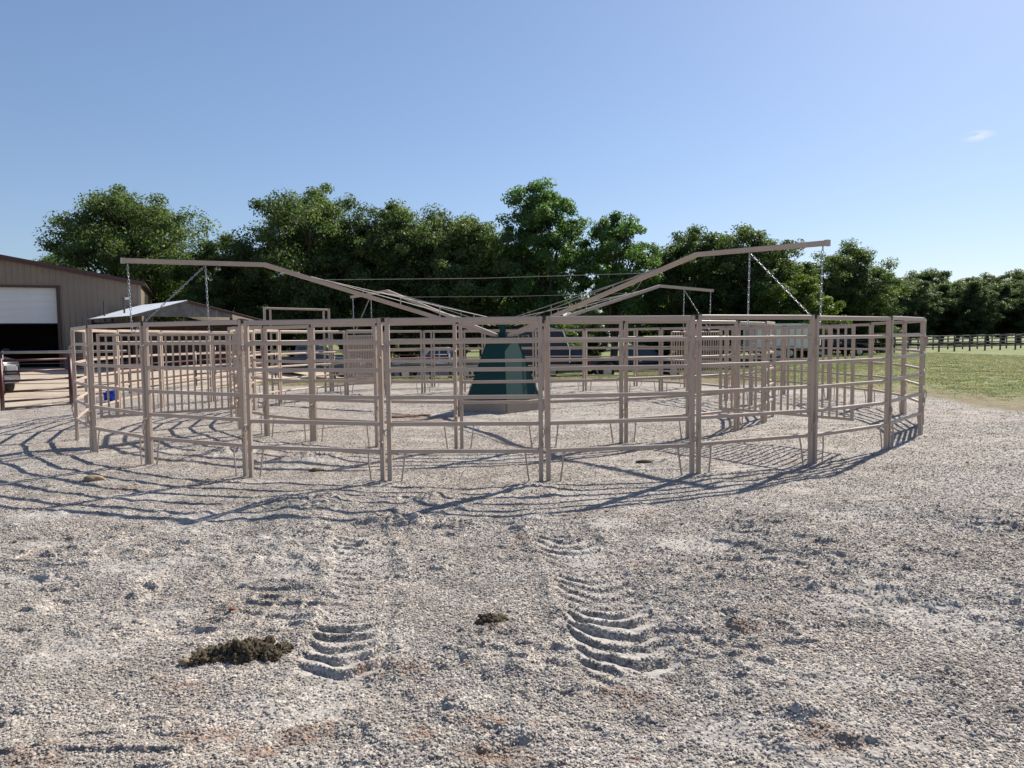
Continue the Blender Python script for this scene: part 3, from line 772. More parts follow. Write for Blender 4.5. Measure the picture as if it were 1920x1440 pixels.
link('front_wall', ribbed_wall(BX0, BX1, lambda x: roofz(x) - 0.02, -0.3, BY, 'front_wall', STUCCO, (DX0, DX1, DZT)), barn)
mb = MB(); mb.poly([(BX1, BY + 0.001, -0.3), (BX1, BY + 24, -0.3), (BX1, BY + 24, EAV - 0.02), (BX1, BY + 0.001, EAV - 0.02)])
link('side_wall', mb.mesh('side_wall', STUCCO), barn)
mb = MB(); mb.poly([(BX0, BY + 0.001, -0.3), (BX0, BY + 24, -0.3), (BX0, BY + 24, roofz(BX0)), (BX0, BY + 0.001, roofz(BX0))])
link('side_wall', mb.mesh('side_wall', STUCCO), barn)
mb = MB(); mb.poly([(BX0, BY + 24, -0.3), (BX1, BY + 24, -0.3), (BX1, BY + 24, EAV), (BPK, BY + 24, PK), (BX0, BY + 24, roofz(BX0))])
link('back_wall', mb.mesh('back_wall', STUCCO), barn)
for s_ in (-1, 1):
    xe = BX1 + 0.28 if s_ > 0 else BX0 - 0.28
    mb = MB(); ze = PK - (PK - EAV) / (BX1 - BPK) * abs(xe - BPK)
    mb.add([(BPK, BY - 0.3, PK + 0.03), (xe, BY - 0.3, ze + 0.03), (xe, BY + 24.3, ze + 0.03), (BPK, BY + 24.3, PK + 0.03), (BPK, BY - 0.3, PK + 0.1), (xe, BY - 0.3, ze + 0.1), (xe, BY + 24.3, ze + 0.1), (BPK, BY + 24.3, PK + 0.1)],
           [(0, 1, 2, 3), (4, 5, 6, 7), (0, 1, 5, 4), (1, 2, 6, 5), (2, 3, 7, 6)])
    rf = link('roof', mb.mesh('roof', BARNROOF), barn)
    mb = MB(); mb.bar((BPK, BY - 0.32, PK - 0.06), (xe + 0.02 * s_, BY - 0.32, ze - 0.06), 0.05, 0.24, 0.1)
    link('rake_trim', mb.mesh('rake_trim', BARNTRIM), barn)
link('corner_trim', MB().box((BX1 - 0.03, BY - 0.06, 2.4), (0.16, 0.05, 5.2)).mesh('corner_trim', STUCCO), barn)
link('door_jamb', MB().box((DX1 + 0.07, BY - 0.05, 2.3), (0.16, 0.12, 5.2)).mesh('door_jamb', BARNTRIM), barn)
link('door_jamb', MB().box((DX0 - 0.07, BY - 0.05, 2.3), (0.16, 0.12, 5.2)).mesh('door_jamb', BARNTRIM), barn)
link('door_header', MB().box(((DX0 + DX1) / 2, BY - 0.05, DZT + 0.06), (DX1 - DX0 + 0.30, 0.13, 0.13)).mesh('door_header', BARNTRIM), barn)
dr = link('overhead_door', MB().box(((DX0 + DX1) / 2, BY + 0.16, 2.66), (DX1 - DX0, 0.06, 0.05)).mesh('overhead_door', DARKTRIM), barn)
M_DP = MB().box((0, 0, 0), (DX1 - DX0, 0.05, 0.421)).mesh('door_panel', DOORW, bevel=0.006)
for k in range(5): link('door_panel', M_DP, dr, ((DX0 + DX1) / 2, BY + 0.16, 2.90 + 0.425 * k))
lamp = link('wall_lamp', MB().box((0, 0, 0), (0.34, 0.22, 0.16)).mesh('wall_lamp', LAMPG, bevel=0.03), barn, (-0.75, BY - 0.16, 4.18))
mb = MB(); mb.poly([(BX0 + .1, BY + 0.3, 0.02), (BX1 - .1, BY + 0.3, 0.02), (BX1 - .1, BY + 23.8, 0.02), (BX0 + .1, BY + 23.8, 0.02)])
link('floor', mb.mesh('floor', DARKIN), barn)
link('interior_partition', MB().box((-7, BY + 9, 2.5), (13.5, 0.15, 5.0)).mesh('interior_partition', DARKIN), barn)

# ------------------------------------------------------------------ pole shed in front of the tree line, turned a little
def sp(t, u=0.0):   # t along the gable end, u back along the eave
    return Vector((-19.7 + 0.7071 * t - 0.7071 * u, 38 + 0.7071 * t + 0.7071 * u, 0))
shed = thing('pole_shed', 'low open pole shed with bare metal roof and grey gable boards', 'shed', (0, 0, 0))
SL = 7.2; T0, TP, T1, T2 = 0.0, 2.7, 5.2, 7.1; ZE, ZP, Z1, Z2 = 2.96, 3.74, 2.98, 2.72
def sv(t, u, z): v = sp(t, u); return (v.x, v.y, z)
def corr(ta, za, tb, zb, name, mat, ua=-0.25, ub=SL):
    mb = MB(); n = 44
    rows = []
    for i in range(n + 1):
        u = ua + (ub - ua) * i / n; dz = 0.022 * (i % 2)
        rows.append((sv(ta, u, za + dz), sv(tb, u, zb + dz)))
    for a, b in zip(rows[:-1], rows[1:]): mb.add([a[0], b[0], b[1], a[1]], [(0, 1, 2, 3)])
    return mb.mesh(name, mat)
link('roof_slope', corr(T0 - 0.3, ZE - 0.08, TP, ZP + 0.03, 'roof_slope', SHEDROOF), shed)
link('roof_slope', corr(TP, ZP + 0.03, T2, Z2, 'roof_slope', SHEDROOF), shed)
link('rake_board', MB().bar(sv(TP, -0.27, ZP - 0.05), sv(T2, -0.27, Z2 - 0.07), 0.04, 0.14).mesh('rake_board', BARNTRIM), shed)
link('rake_board', MB().bar(sv(T0 - 0.25, -0.27, ZE - 0.12), sv(TP, -0.27, ZP - 0.05), 0.04, 0.10).mesh('rake_board', SHEDGREY), shed)
nb = 17
for i in range(nb):                                                         # gable boards
    ta = T0 + (T1 - T0) * i / nb; tb = T0 + (T1 - T0) * (i + 1) / nb - 0.012
    def gzz(t): return (ZE + (ZP - ZE) * (t - T0) / (TP - T0) if t < TP else ZP + (Z2 - ZP) * (t - TP) / (T2 - TP)) - 0.06
    lo = 2.86 + 0.02 * random.random()
    mb = MB(); o_ = random.uniform(0, 0.012)
    a, b, c_, d_ = sv(ta, -0.2 - o_, min(lo, gzz(ta) - 0.02)), sv(tb, -0.2 - o_, min(lo, gzz(tb) - 0.02)), sv(tb, -0.2 - o_, gzz(tb)), sv(ta, -0.2 - o_, gzz(ta))
    a2, b2, c2, d2 = (tuple(Vector(q) + Vector((-0.014, 0.014, 0))) for q in (a, b, c_, d_))
    mb.add([a, b, c_, d_, a2, b2, c2, d2], [(0, 1, 2, 3), (7, 6, 5, 4), (0, 4, 5, 1), (1, 5, 6, 2), (2, 6, 7, 3), (3, 7, 4, 0)])
    link('gable_board', mb.mesh('gable_board', SHEDGREY), shed)
for t_, u_, zt in ((T0, 0, ZE), (T0, 3.4, ZE), (T0, SL - 0.1, ZE), (TP, 0, ZP - 0.1), (T1, 0, Z1), (T2 - 0.1, 0, Z2), (T1, SL - .1, Z1), (T2 - .1, SL - .1, Z2)):
    v = sp(t_, u_); link('pole', MB().bar((v.x, v.y, -0.2), (v.x, v.y, zt - 0.12), 0.13, 0.13).mesh('pole', SHEDRED), shed)
for i in range(24):                                                         # back boards
    ta = T0 + (T2 - T0) * i / 24; tb = ta + (T2 - T0) / 24 - 0.015
    mb = MB(); mb.bar(sv((ta + tb) / 2, SL - 0.05, -0.1), sv((ta + tb) / 2, SL - 0.05, 2.7), 0.03, tb - ta, 0.05, (0.7071, 0.7071, 0))
    link('back_board', mb.mesh('back_board', SHEDRED), shed)
for i in range(9):                                                          # half wall boards on the gable end
    mb = MB(); z_ = 0.15 + 0.28 * i
    mb.bar(sv(T0 + 0.1, 0.6, z_), sv(T2 - 0.1, 0.6, z_), 0.03, 0.24, 0.05)
    link('wall_board', mb.mesh('wall_board', SHEDRED), shed)
link('vent_pipe', MB().tube([sv(0.5, 3.0, 2.9), sv(0.5, 3.0, 4.0)], 0.05).mesh('vent_pipe', BLACKPIPE), shed)
v = sp(0.2, 5.5)
tag(link('vent_stack', MB().tube([(v.x, v.y, 0), (v.x, v.y, 3.9)], 0.05).mesh('vent_stack', BLACKPIPE)), 'thin black pole standing behind the low shed roof', 'pole')

# ------------------------------------------------------------------ pipe fences
def pipe_fence(name, label, pts, zs, mat, rpost=0.045, rrail=0.026, top=None, cat='fence', extra=None, step=None, postmat=None, htop=None):
    th = thing(name, label, cat, (pts[0][0], pts[0][1], gz(*pts[0])))
    b = Vector((pts[0][0], pts[0][1]))
    allp = [pts[0]]
    for p, q in zip(pts[:-1], pts[1:]):
        L = math.hypot(q[0] - p[0], q[1] - p[1]); n = max(1, round(L / step)) if step else 1
        for i in range(1, n + 1): allp.append((p[0] + (q[0] - p[0]) * i / n, p[1] + (q[1] - p[1]) * i / n))
    z0 = gz(*pts[0])
    hz = htop or max(zs) + 0.05
    for p in allp:
        dz = gz(*p) - z0
        link('post', MB().tube([(0, 0, -0.2), (0, 0, hz)], rpost, 8).mesh('post', postmat or mat, True), th, (p[0] - b.x, p[1] - b.y, dz))
    for p, q in zip(allp[:-1], allp[1:]):
        d0, d1 = gz(*p) - z0, gz(*q) - z0
        for i, z in enumerate(zs):
            r_ = rrail if not (top and i == len(zs) - 1) else top[0]
            m_ = mat if not (top and i == len(zs) - 1) else top[1]
            link('rail', MB().tube([(p[0] - b.x, p[1] - b.y, z + d0), (q[0] - b.x, q[1] - b.y, z + d1)], r_, 8).mesh('rail', m_, True), th)
    return th
RZ = [0.04, 0.20, 0.42, 0.67, 0.89, 1.15]
pipe_fence('pipe_gate', 'dark red pipe gate at the left edge beside the parked pickup', [(-12.9, 14.6), (-11.86, 16.65)], RZ, MAROON, cat='gate')
pipe_fence('pipe_gate', 'dark red pipe gate just left of the round pen', [(-11.80, 16.75), (-11.02, 18.1)], RZ, MAROON, cat='gate')
pipe_fence('pipe_fence', 'dark red pipe fence running back behind the left of the pen', [(-10.98, 18.2), (-10.9, 25.0), (-10.6, 31.0)], RZ[1:], MAROON, step=3.2)
pipe_fence('cable_fence', 'cable fence with pale grey top pipe crossing the barn yard', [(-19, 21.6), (-11.6, 22.0)], [0.08, 0.33, 0.60, 0.93, 1.27], BLACKPIPE, 0.04, 0.009, top=(0.038, GREYPIPE), step=3.7)
pipe_fence('pipe_fence', 'dark red pipe fence crossing behind the far left of the pen', [(-14.5, 35.5), (-3.2, 36.8)], [0.25, 0.55, 0.85, 1.15, 1.4], MAROON, step=2.9)
# long dark pasture fence on the right, two lines one behind the other
pipe_fence('pasture_fence', 'nearer line of dark rail fence across the green pasture', [(24.5, 63), (36, 66), (75, 70)], [0.42, 0.78, 1.12, 1.42], WOODG, 0.075, 0.045, step=1.5)
pipe_fence('pasture_fence', 'farther line of dark rail fence in front of the right tree line', [(24, 74), (60, 79), (84, 82)], [0.42, 0.78, 1.12, 1.42], WOODG, 0.075, 0.045, step=1.7)
# feed bunks
for i, (bx, by, rz_, lb) in enumerate(((-6.0, 29.2, 0.02, 'grey feed trough on black legs behind the far left panels'), (-2.9, 29.3, -0.02, 'grey feed trough on black legs left of the green housing'))):
    th = thing('feed_trough', lb, 'trough', (bx, by, gz(bx, by) - 0.02), rz_, 'feed troughs behind the pen')
    pr = [(-0.26, 0.62), (-0.20, 0.36), (0.20, 0.36), (0.26, 0.62), (0.22, 0.62), (0.17, 0.41), (-0.17, 0.41), (-0.22, 0.62)]
    mb = MB(); n = len(pr)
    mb.add([(-1.42, y_, z_) for y_, z_ in pr] + [(1.42, y_, z_) for y_, z_ in pr], [(k, (k + 1) % n, n + (k + 1) % n, n + k) for k in range(n)] + [(0, 1, 6, 7), (1, 2, 5, 6), (2, 3, 4, 5), (n, n + 1, n + 6, n + 7), (n + 1, n + 2, n + 5, n + 6), (n + 2, n + 3, n + 4, n + 5)])
    link('trough', mb.mesh('trough', FEEDER), th)
    for lx in (-1.2, -0.4, 0.4, 1.2):
        for ly in (-1, 1):
            link('leg', MB().tube([(lx, 0.2 * ly, 0.36), (lx + 0.05, 0.30 * ly, -0.05)], 0.032, 6).mesh('leg', BLACKPIPE), th)
# blue buckets
def bucket(x, y, r, h, label):
    th = thing('plastic_bucket', label, 'bucket', (x, y, gzd(x, y) - 0.01), 0.4)
    mb = MB(); n = 20; ring = []
    for z_, rr in ((0, r * 0.82), (h, r), (h, r * 0.94), (0.02, r * 0.76)):
        ring.append([(rr * math.cos(k * 2 * math.pi / n), rr * math.sin(k * 2 * math.pi / n), z_) for k in range(n)])
    vs = [v for g_ in ring for v in g_]; fs = [(j * n + k, j * n + (k + 1) % n, (j + 1) * n + (k + 1) % n, (j + 1) * n + k) for j in range(3) for k in range(n)]
    fs += [tuple(range(n)), tuple(range(3 * n, 4 * n))]
    mb.add(vs, fs); link('pail', mb.mesh('pail', BLUEP, True), th)
    link('rim', MB().tube([(r * 1.03 * math.cos(k * 2 * math.pi / n), r * 1.03 * math.sin(k * 2 * math.pi / n), h - 0.02) for k in range(n)], 0.012, 6, True).mesh('rim', BLUEP, True), th)
    link('handle', MB().tube([(r * math.cos(a), 0.02 + 0.3 * r * math.sin(a), h - 0.03 - 0.75 * r * math.sin(a)) for a in [k * math.pi / 8 for k in range(9)]], 0.005, 5).mesh('handle', GALV), th)
bucket(-10.42, 18.9, 0.15, 0.30, 'blue plastic bucket standing behind the left panels')
bucket(-10.78, 19.3, 0.11, 0.22, 'smaller blue bucket left of the blue bucket')

# ------------------------------------------------------------------ vehicles
def wheel_set(parent, xs, hw, r):
    tb = MB(); n = 24
    tb.tube([(0.0 + 0, math.cos(0) * 0, 0)], 0.01) if False else None
    prof = [(-0.11, r * 0.62), (-0.12, r * 0.9), (-0.09, r), (0.09, r), (0.12, r * 0.9), (0.11, r * 0.62)]
    vs = [(pr_ * math.cos(k * 2 * math.pi / n), y_, pr_ * math.sin(k * 2 * math.pi / n)) for y_, pr_ in prof for k in range(n)]
    fs = [(j * n + k, j * n + (k + 1) % n, (j + 1) * n + (k + 1) % n, (j + 1) * n + k) for j in range(5) for k in range(n)]
    tb.add(vs, fs + [tuple(range(n)), tuple(range(5 * n, 6 * n))]); tm = tb.mesh('tyre', RUBBER, True)
    rb = MB()
    rb.add([(0.6 * r * math.cos(k * 2 * math.pi / n), y_, 0.6 * r * math.sin(k * 2 * math.pi / n)) for y_ in (-0.122, -0.09) for k in range(n)], [tuple(range(n)), tuple(range(n, 2 * n))] + [(k, (k + 1) % n, n + (k + 1) % n, n + k) for k in range(n)])
    for k in range(5): a = k * 2 * math.pi / 5; rb.bar((0.1 * r * math.cos(a), -0.128, 0.1 * r * math.sin(a)), (0.56 * r * math.cos(a), -0.128, 0.56 * r * math.sin(a)), 0.02, 0.06, 0.1, (0, 1, 0))
    rm = rb.mesh('rim', RIM)
    for x in xs:
        for sy in (-1, 1):
            w_ = link('wheel', tm, parent, (x, sy * (hw - 0.1), r), (0, 0, 0 if sy < 0 else math.pi)); link('rim', rm, w_)
def vehicle(name, label, cat, loc, rz, paint_, kind='pickup', group=None):
    th = thing(name, label, cat, loc, rz, group)
    hw = 0.96
    if kind == 'pickup':
        L0, L1 = -2.8, 2.9
        body = [(L0, 0.55), (L0, 1.12), (-0.75, 1.14), (-0.72, 1.16), (1.05, 1.16), (1.25, 1.12), (2.72, 1.04), (2.88, 0.92), (2.9, 0.5), (2.45, 0.46), (2.35, 0.8), (2.05, 0.95), (1.7, 0.95), (1.4, 0.8), (1.3, 0.45), (-1.25, 0.45), (-1.35, 0.8), (-1.65, 0.95), (-2.0, 0.95), (-2.3, 0.8), (-2.4, 0.52)]
        cab = [(-0.78, 1.12), (-0.68, 1.80), (-0.5, 1.88), (0.45, 1.88), (0.62, 1.82), (1.3, 1.12)]
        side = [[(-0.60, 1.2), (-0.52, 1.74), (-0.12, 1.76), (-0.12, 1.2)], [(-0.04, 1.2), (-0.04, 1.76), (0.42, 1.76), (0.95, 1.2)]]
        ws = [(1.26, 1.19), (0.66, 1.79)]; rs = [(-0.765, 1.24), (-0.70, 1.76)]; xs = (1.88, -1.83)
    else:
        L0, L1 = -2.35, 2.4
        body = [(-2.35, 0.5), (-2.38, 0.95), (-2.3, 1.1), (1.0, 1.1), (1.15, 1.05), (2.2, 0.95), (2.38, 0.8), (2.4, 0.45), (1.98, 0.42), (1.9, 0.72), (1.65, 0.84), (1.3, 0.84), (1.05, 0.72), (0.98, 0.4), (-0.95, 0.4), (-1.05, 0.72), (-1.3, 0.84), (-1.65, 0.84), (-1.9, 0.72), (-1.98, 0.45)]
        cab = [(-2.2, 1.06), (-1.95, 1.66), (-1.7, 1.74), (0.1, 1.74), (0.35, 1.68), (1.12, 1.06)]
        side = [[(-1.98, 1.14), (-1.8, 1.62), (-1.05, 1.63), (-1.05, 1.14)], [(-0.97, 1.14), (-0.97, 1.63), (-0.3, 1.63), (-0.3, 1.14)], [(-0.22, 1.14), (-0.22, 1.63), (0.2, 1.62), (0.78, 1.14)]]
        ws = [(1.08, 1.12), (0.4, 1.66)]; rs = [(-2.18, 1.16), (-1.98, 1.6)]; xs = (1.48, -1.48)
    bd = link('body', MB().prism(body, -hw, hw).mesh('body', paint_, True, 0.05), th)
    cb = MB(); n = len(cab)
    def inset(x, z): return hw - 0.03 - 0.16 * max(0, (z - 1.1) / 0.75)
    cb.add([(x, -inset(x, z), z) for x, z in cab] + [(x, inset(x, z), z) for x, z in cab], [tuple(range(n)), tuple(range(2 * n - 1, n - 1, -1))] + [(i, n + i, n + (i + 1) % n, (i + 1) % n) for i in range(n)])
    link('cab', cb.mesh('cab', paint_, False, 0.03), th)
    for w_ in side:
        for sy in (-1, 1):
            mb = MB(); mb.poly([(x, sy * (inset(x, z) + 0.006), z) for x, z in w_]); link('side_window', mb.mesh('side_window', GLASSD), th)
    for q, nm, sg in ((ws, 'windshield', 1), (rs, 'rear_window', -1)):
        (xa, za), (xb, zb) = q; mb = MB(); ia_, ib_ = inset(xa, za) - 0.07, inset(xb, zb) - 0.07
        mb.poly([(xa + sg * .012, -ia_, za + .006), (xa + sg * .012, ia_, za + .006), (xb + sg * .012, ib_, zb + .006), (xb + sg * .012, -ib_, zb + .006)]); link(nm, mb.mesh(nm, GLASSD), th)
    wheel_set(th, xs, hw, 0.39 if kind == 'pickup' else 0.35)
    fz = 0.74
    gr = link('grille', MB().box((L1 + 0.0, 0, fz), (0.07, 1.1, 0.34)).mesh('grille', DARKTRIM, bevel=0.015), th)
    for k in range(3): link('grille_bar', MB().bar((L1 + 0.045, -0.53, fz - 0.11 + 0.11 * k), (L1 + 0.045, 0.53, fz - 0.11 + 0.11 * k), 0.03, 0.05).mesh('grille_bar', CHROME), gr)
    link('front_bumper', MB().box((L1 + 0.02, 0, 0.46), (0.22, 1.88, 0.24)).mesh('front_bumper', CHROME, bevel=0.04), th)
    link('rear_bumper', MB().box((L0 - 0.02, 0, 0.54), (0.18, 1.8, 0.18)).mesh('rear_bumper', CHROME, bevel=0.03), th)
    for sy in (-1, 1):
        link('headlight', MB().box((L1 - 0.03, sy * 0.74, fz + 0.02), (0.12, 0.32, 0.24)).mesh('headlight', LAMPG, bevel=0.03), th)
        link('tail_light', MB().box((L0 + 0.02, sy * 0.88, 0.93), (0.10, 0.14, 0.32)).mesh('tail_light', TAILR, bevel=0.015), th)
        link('mirror', MB().box((1.02, sy * 1.06, 1.28), (0.1, 0.2, 0.2)).mesh('mirror', DARKTRIM, bevel=0.03), th)
        link('door_handle', MB().box((0.02, sy * (hw + 0.006), 1.02), (0.16, 0.03, 0.04)).mesh('door_handle', CHROME), th)
    return th
vehicle('pickup_truck', 'dark pickup with chrome grille at the left edge of the barn yard', 'pickup', (-17.86, 23.45, 0), R(-42), BLACKP)
vehicle('pickup_truck', 'silver pickup parked left behind the green housing', 'pickup', (-4.25, 43.0, gz(-4.25, 43)), R(178), SILV)
vehicle('pickup_truck', 'navy pickup parked right of the green housing behind the pen', 'pickup', (7.3, 42, gz(7.3, 42)), R(-3), NAVY)
vehicle('parked_car', 'dark car parked between the navy trailer and navy pickup', 'car', (3.7, 45, gz(3.7, 45)), R(12), BLACKP, 'suv')
vehicle('pickup_truck', 'dark teal pickup parked behind the tall gate frame', 'pickup', (-11.6, 42, gz(-11.6, 42)), R(4), TEALP)
vehicle('parked_car', 'dark car with pale wheels right of the white trailer', 'car', (23.9, 54, gz(23.9, 54)), R(6), BLACKP, 'suv')
# trailers
def trailer(name, label, loc, rz, mat, L, zr, nose, vents):
    th = thing(name, label, 'trailer', loc, rz)
    pr = [(-L / 2, 0.55), (-L / 2, zr - 0.12), (-L / 2 + 0.12, zr), (L / 2 - nose, zr), (L / 2 - nose * 0.35, zr - 0.18), (L / 2, zr * 0.55), (L / 2, 0.55)]
    link('body', MB().prism(pr, -1.05, 1.05).mesh('body', mat, False, 0.06), th)
    wheel_set(th, (-0.75, 0.12), 1.12, 0.37)
    for sy in (-1, 1):
        link('fender', MB().prism([(-1.25, 0.62), (-1.1, 0.86), (0.47, 0.86), (0.62, 0.62)], sy * 1.08, sy * 1.30).mesh('fender', DARKTRIM), th)
        for k in range(vents):
            x = -L / 2 + 0.5 + k * (L - nose - 0.9) / vents
            wd = (L - nose - 0.9) / vents - 0.22
            fr = link('window', MB().box((x + wd / 2, sy * 1.056, zr - 0.62), (wd, 0.02, 0.42)).mesh('window', GLASSD), th)
            link('frame', MB().tube([(x, sy * 1.068, zr - 0.83), (x + wd, sy * 1.068, zr - 0.83), (x + wd, sy * 1.068, zr - 0.41), (x, sy * 1.068, zr - 0.41)], 0.014, 5, True).mesh('frame', CHROME), fr)
        link('skirt_rail', MB().box((0, sy * 1.062, 0.66), (L - 0.15, 0.03, 0.12)).mesh('skirt_rail', DARKTRIM), th)
    link('tongue', MB().bar((L / 2 - 0.1, 0, 0.5), (L / 2 + 1.1, 0, 0.5), 0.1, 0.12).mesh('tongue', DARKTRIM), th)
    link('nose_trim', MB().tube([(L / 2 - nose, -1.07, zr), (L / 2 - nose * 0.33, -1.07, zr - 0.18), (L / 2 + 0.02, -1.07, zr * 0.55), (L / 2 + 0.02, -1.07, 0.9)], 0.05, 6).mesh('nose_trim', CHROME), th)
    return th
trailer('horse_trailer', 'tall navy horse trailer standing right behind the green housing', (1.45, 44, gz(1.45, 44)), R(2), NAVY, 3.9, 2.95, 1.2, 3)
trailer('stock_trailer', 'white stock trailer with sloped nose at the pasture edge', (19.3, 52, gz(19.3, 52)), R(4), WHITEP, 4.6, 2.45, 1.3, 0)

# ------------------------------------------------------------------ lumps on the gravel
def lump(seed, rx, ry, rz_, mat, name, rough=0.35, sub=4):
    bm = bmesh.new(); bmesh.ops.create_icosphere(bm, subdivisions=sub, radius=1.0)
    P = np.array([v.co[:] for v in bm.verts])
    n = vnoise(P[:, 0] * 1.7 + seed, P[:, 1] * 1.7 + P[:, 2] * 1.3, seed) + 0.7 * vnoise(P[:, 0] * 4.1 + P[:, 2] * 3, P[:, 1] * 4.1 + seed, seed + 1) + 0.4 * vnoise(P[:, 0] * 9 + P[:, 2] * 7, P[:, 1] * 9 - P[:, 2] * 5, seed + 2)
    k = 1 + rough * 1.6 * n
    for v, kk in zip(bm.verts, k):
        v.co *= float(kk); v.co.x *= rx; v.co.y *= ry; v.co.z = max(v.co.z, -0.35) * rz_
    me = bpy.data.meshes.new(name); bm.to_mesh(me); bm.free(); me.materials.append(mat)
    me.polygons.foreach_set('use_smooth', [True] * len(me.polygons)); return me
def clump(name, label, cat, x, y, specs, mat, straw=0, part='clod'):
    th = thing(name, label, cat, (x, y, gzd(x, y) - 0.01))
    for i, (dx, dy, rx, ry, rz_) in enumerate(specs):
        zz = gzd(x + dx, y + dy) - gzd(x, y)
        link(part, lump(i + int(abs(x) * 50) % 60, rx, ry, rz_, mat, part, 0.7, 4), th, (dx, dy, zz + rz_ * 0.22), (0, 0, i * 1.3))
    if straw:
        r = random.Random(int(x * 90)); cb = MB()
        for i in range(int(straw * 0.6)):
            dx, dy, rx, ry, rz_ = r.choice(specs[:14]); v_ = Vector((r.gauss(0, 1), r.gauss(0, 1), abs(r.gauss(0, 0.9)))).normalized()
            c_ = Vector((dx + v_.x * rx * 1.1, dy + v_.y * ry * 1.1, (0.25 + v_.z) * rz_)); sz_ = r.uniform(0.006, 0.020)
            vs_ = [c_ + Vector((ax_[0] * sz_ * r.uniform(0.6, 1.4), ax_[1] * sz_ * r.uniform(0.6, 1.4), ax_[2] * sz_ * r.uniform(0.5, 1.2))) for ax_ in ((1, 0, 0), (0, 1, 0), (-1, 0, 0), (0, -1, 0), (0, 0, 1), (0, 0, -1))]
            cb.add(vs_, [(0, 1, 4), (1, 2, 4), (2, 3, 4), (3, 0, 4), (1, 0, 5), (2, 1, 5), (3, 2, 5), (0, 3, 5)])
        o_ = link('crumbs', cb.mesh('crumbs', DUNG, True), th); o_['kind'] = 'stuff'
        r = random.Random(int(x * 100)); mb = MB()
        for i in range(straw):
            dx, dy, rx, ry, rz_ = r.choice(specs); a = r.uniform(0, 6.28); v_ = Vector((r.gauss(0, 1), r.gauss(0, 1), abs(r.gauss(0, 1)))).normalized(); q = Vector((dx + v_.x * rx, dy + v_.y * ry, (0.25 + v_.z) * rz_))
            l_ = r.uniform(0.010, 0.032); mb.tube([q, q + Vector((math.cos(a) * l_, math.sin(a) * l_, r.uniform(-0.3, 0.6) * l_))], 0.0015, 3)
        o_ = link('straw', mb.mesh('straw', STRAW), th); o_['kind'] = 'stuff'
    return th
rr_ = random.Random(4)
pile = [(0, 0, 0.055, 0.04, 0.06), (-0.10, 0.0, 0.045, 0.035, 0.04), (0.09, 0.03, 0.05, 0.035, 0.045), (0.16, -0.01, 0.04, 0.03, 0.03), (0.02, 0.10, 0.05, 0.035, 0.04), (0.045, -0.02, 0.04, 0.035, 0.05), (-0.05, 0.035, 0.045, 0.035, 0.05)]
pile += [(rr_.uniform(-0.2, 0.21), rr_.uniform(-0.07, 0.13), rr_.uniform(0.02, 0.045), rr_.uniform(0.018, 0.035), rr_.uniform(0.018, 0.04)) for _ in range(22)]
clump('manure_pile', 'large dark clump of dry manure in the left foreground', 'manure', -1.36, 3.50, pile, DUNG, 1300)
clump('manure_clod', 'small dark manure clod in the middle foreground', 'manure', -0.13, 3.87, [(0, 0, 0.05, 0.035, 0.035), (0.05, 0.03, 0.03, 0.025, 0.02), (-0.035, -0.01, 0.03, 0.025, 0.022)], DUNG, 180)
def rock(label, x, y, rx, ry, rz_, mat, seed):
    tag(link('rock', lump(seed, rx, ry, rz_, mat, 'rock', 0.16, 3), None, (x, y, gzd(x, y) + rz_ * 0.3)), label, 'rock')
rock('flat tan rock lying in the shadow stripes at the left', -4.72, 8.1, 0.11, 0.07, 0.045, ROCKT, 3)
rock('small red stone behind the manure pile', -1.63, 4.11, 0.022, 0.018, 0.018, ROCKR, 5)
rock('small tan stone at the left end of the manure pile', -1.60, 3.43, 0.030, 0.022, 0.018, ROCKT, 8)
rock('small dark clod lying left of centre inside the pen', -2.35, 8.6, 0.09, 0.05, 0.03, DUNG, 9)
rock('dark clod lying right of centre inside the pen', 1.62, 8.9, 0.10, 0.05, 0.03, DUNG, 12)
tag(link('dirt_heap', lump(14, 0.42, 0.24, 0.035, simple('red_clay', (0.20, 0.105, 0.06), 0.95, 0, 0.4, 9, 0.6), 'dirt_heap', 0.5), None, (-2.0, 14.6, gzd(-2.0, 14.6))), 'low heap of reddish clay left of the green housing', 'dirt')

# ------------------------------------------------------------------ trees
def leaf_material(name, c0, c1, c2):
    t = NT(name)
    at = t.n.new('ShaderNodeAttribute'); at.attribute_name = 'tint'
    oi = t.n.new('ShaderNodeObjectInfo')
    v = t.math('ADD', t.math('MULTIPLY', at.outputs['Fac'], 0.8), t.math('MULTIPLY', oi.outputs['Random'], 0.25))
    c = t.ramp(v, [(0.05, c0), (0.5, c1), (0.95, c2)])
    t.set(c, 0.55, 0, None, 0.3)
    tr = t.n.new('ShaderNodeBsdfTranslucent'); t.l.new(t.mix(1.0, c, (1.45, 1.6, 0.75), 'MULTIPLY'), tr.inputs['Color'])
    ms = t.n.new('ShaderNodeMixShader'); ms.inputs[0].default_value = 0.47
    t.l.new(t.bsdf.outputs[0], ms.inputs[1]); t.l.new(tr.outputs[0], ms.inputs[2]); t.l.new(ms.outputs[0], t.n['Material Output'].inputs['Surface'])
    return t.mat
LEAF = leaf_material('oak_leaves', (0.050, 0.075, 0.030), (0.085, 0.122, 0.047), (0.128, 0.172, 0.069))
LEAFL = leaf_material('light_green_leaves', (0.052, 0.100, 0.034), (0.088, 0.155, 0.052), (0.12, 0.20, 0.075))
LEAFD = leaf_material('haze_tinted_leaves', (0.050, 0.072, 0.038), (0.078, 0.106, 0.056), (0.110, 0.142, 0.076))  # distance haze over the far trees is mixed into this leaf colour
LEAFY = leaf_material('yellow_green_leaves', (0.06, 0.09, 0.02), (0.10, 0.145, 0.032), (0.14, 0.19, 0.05))

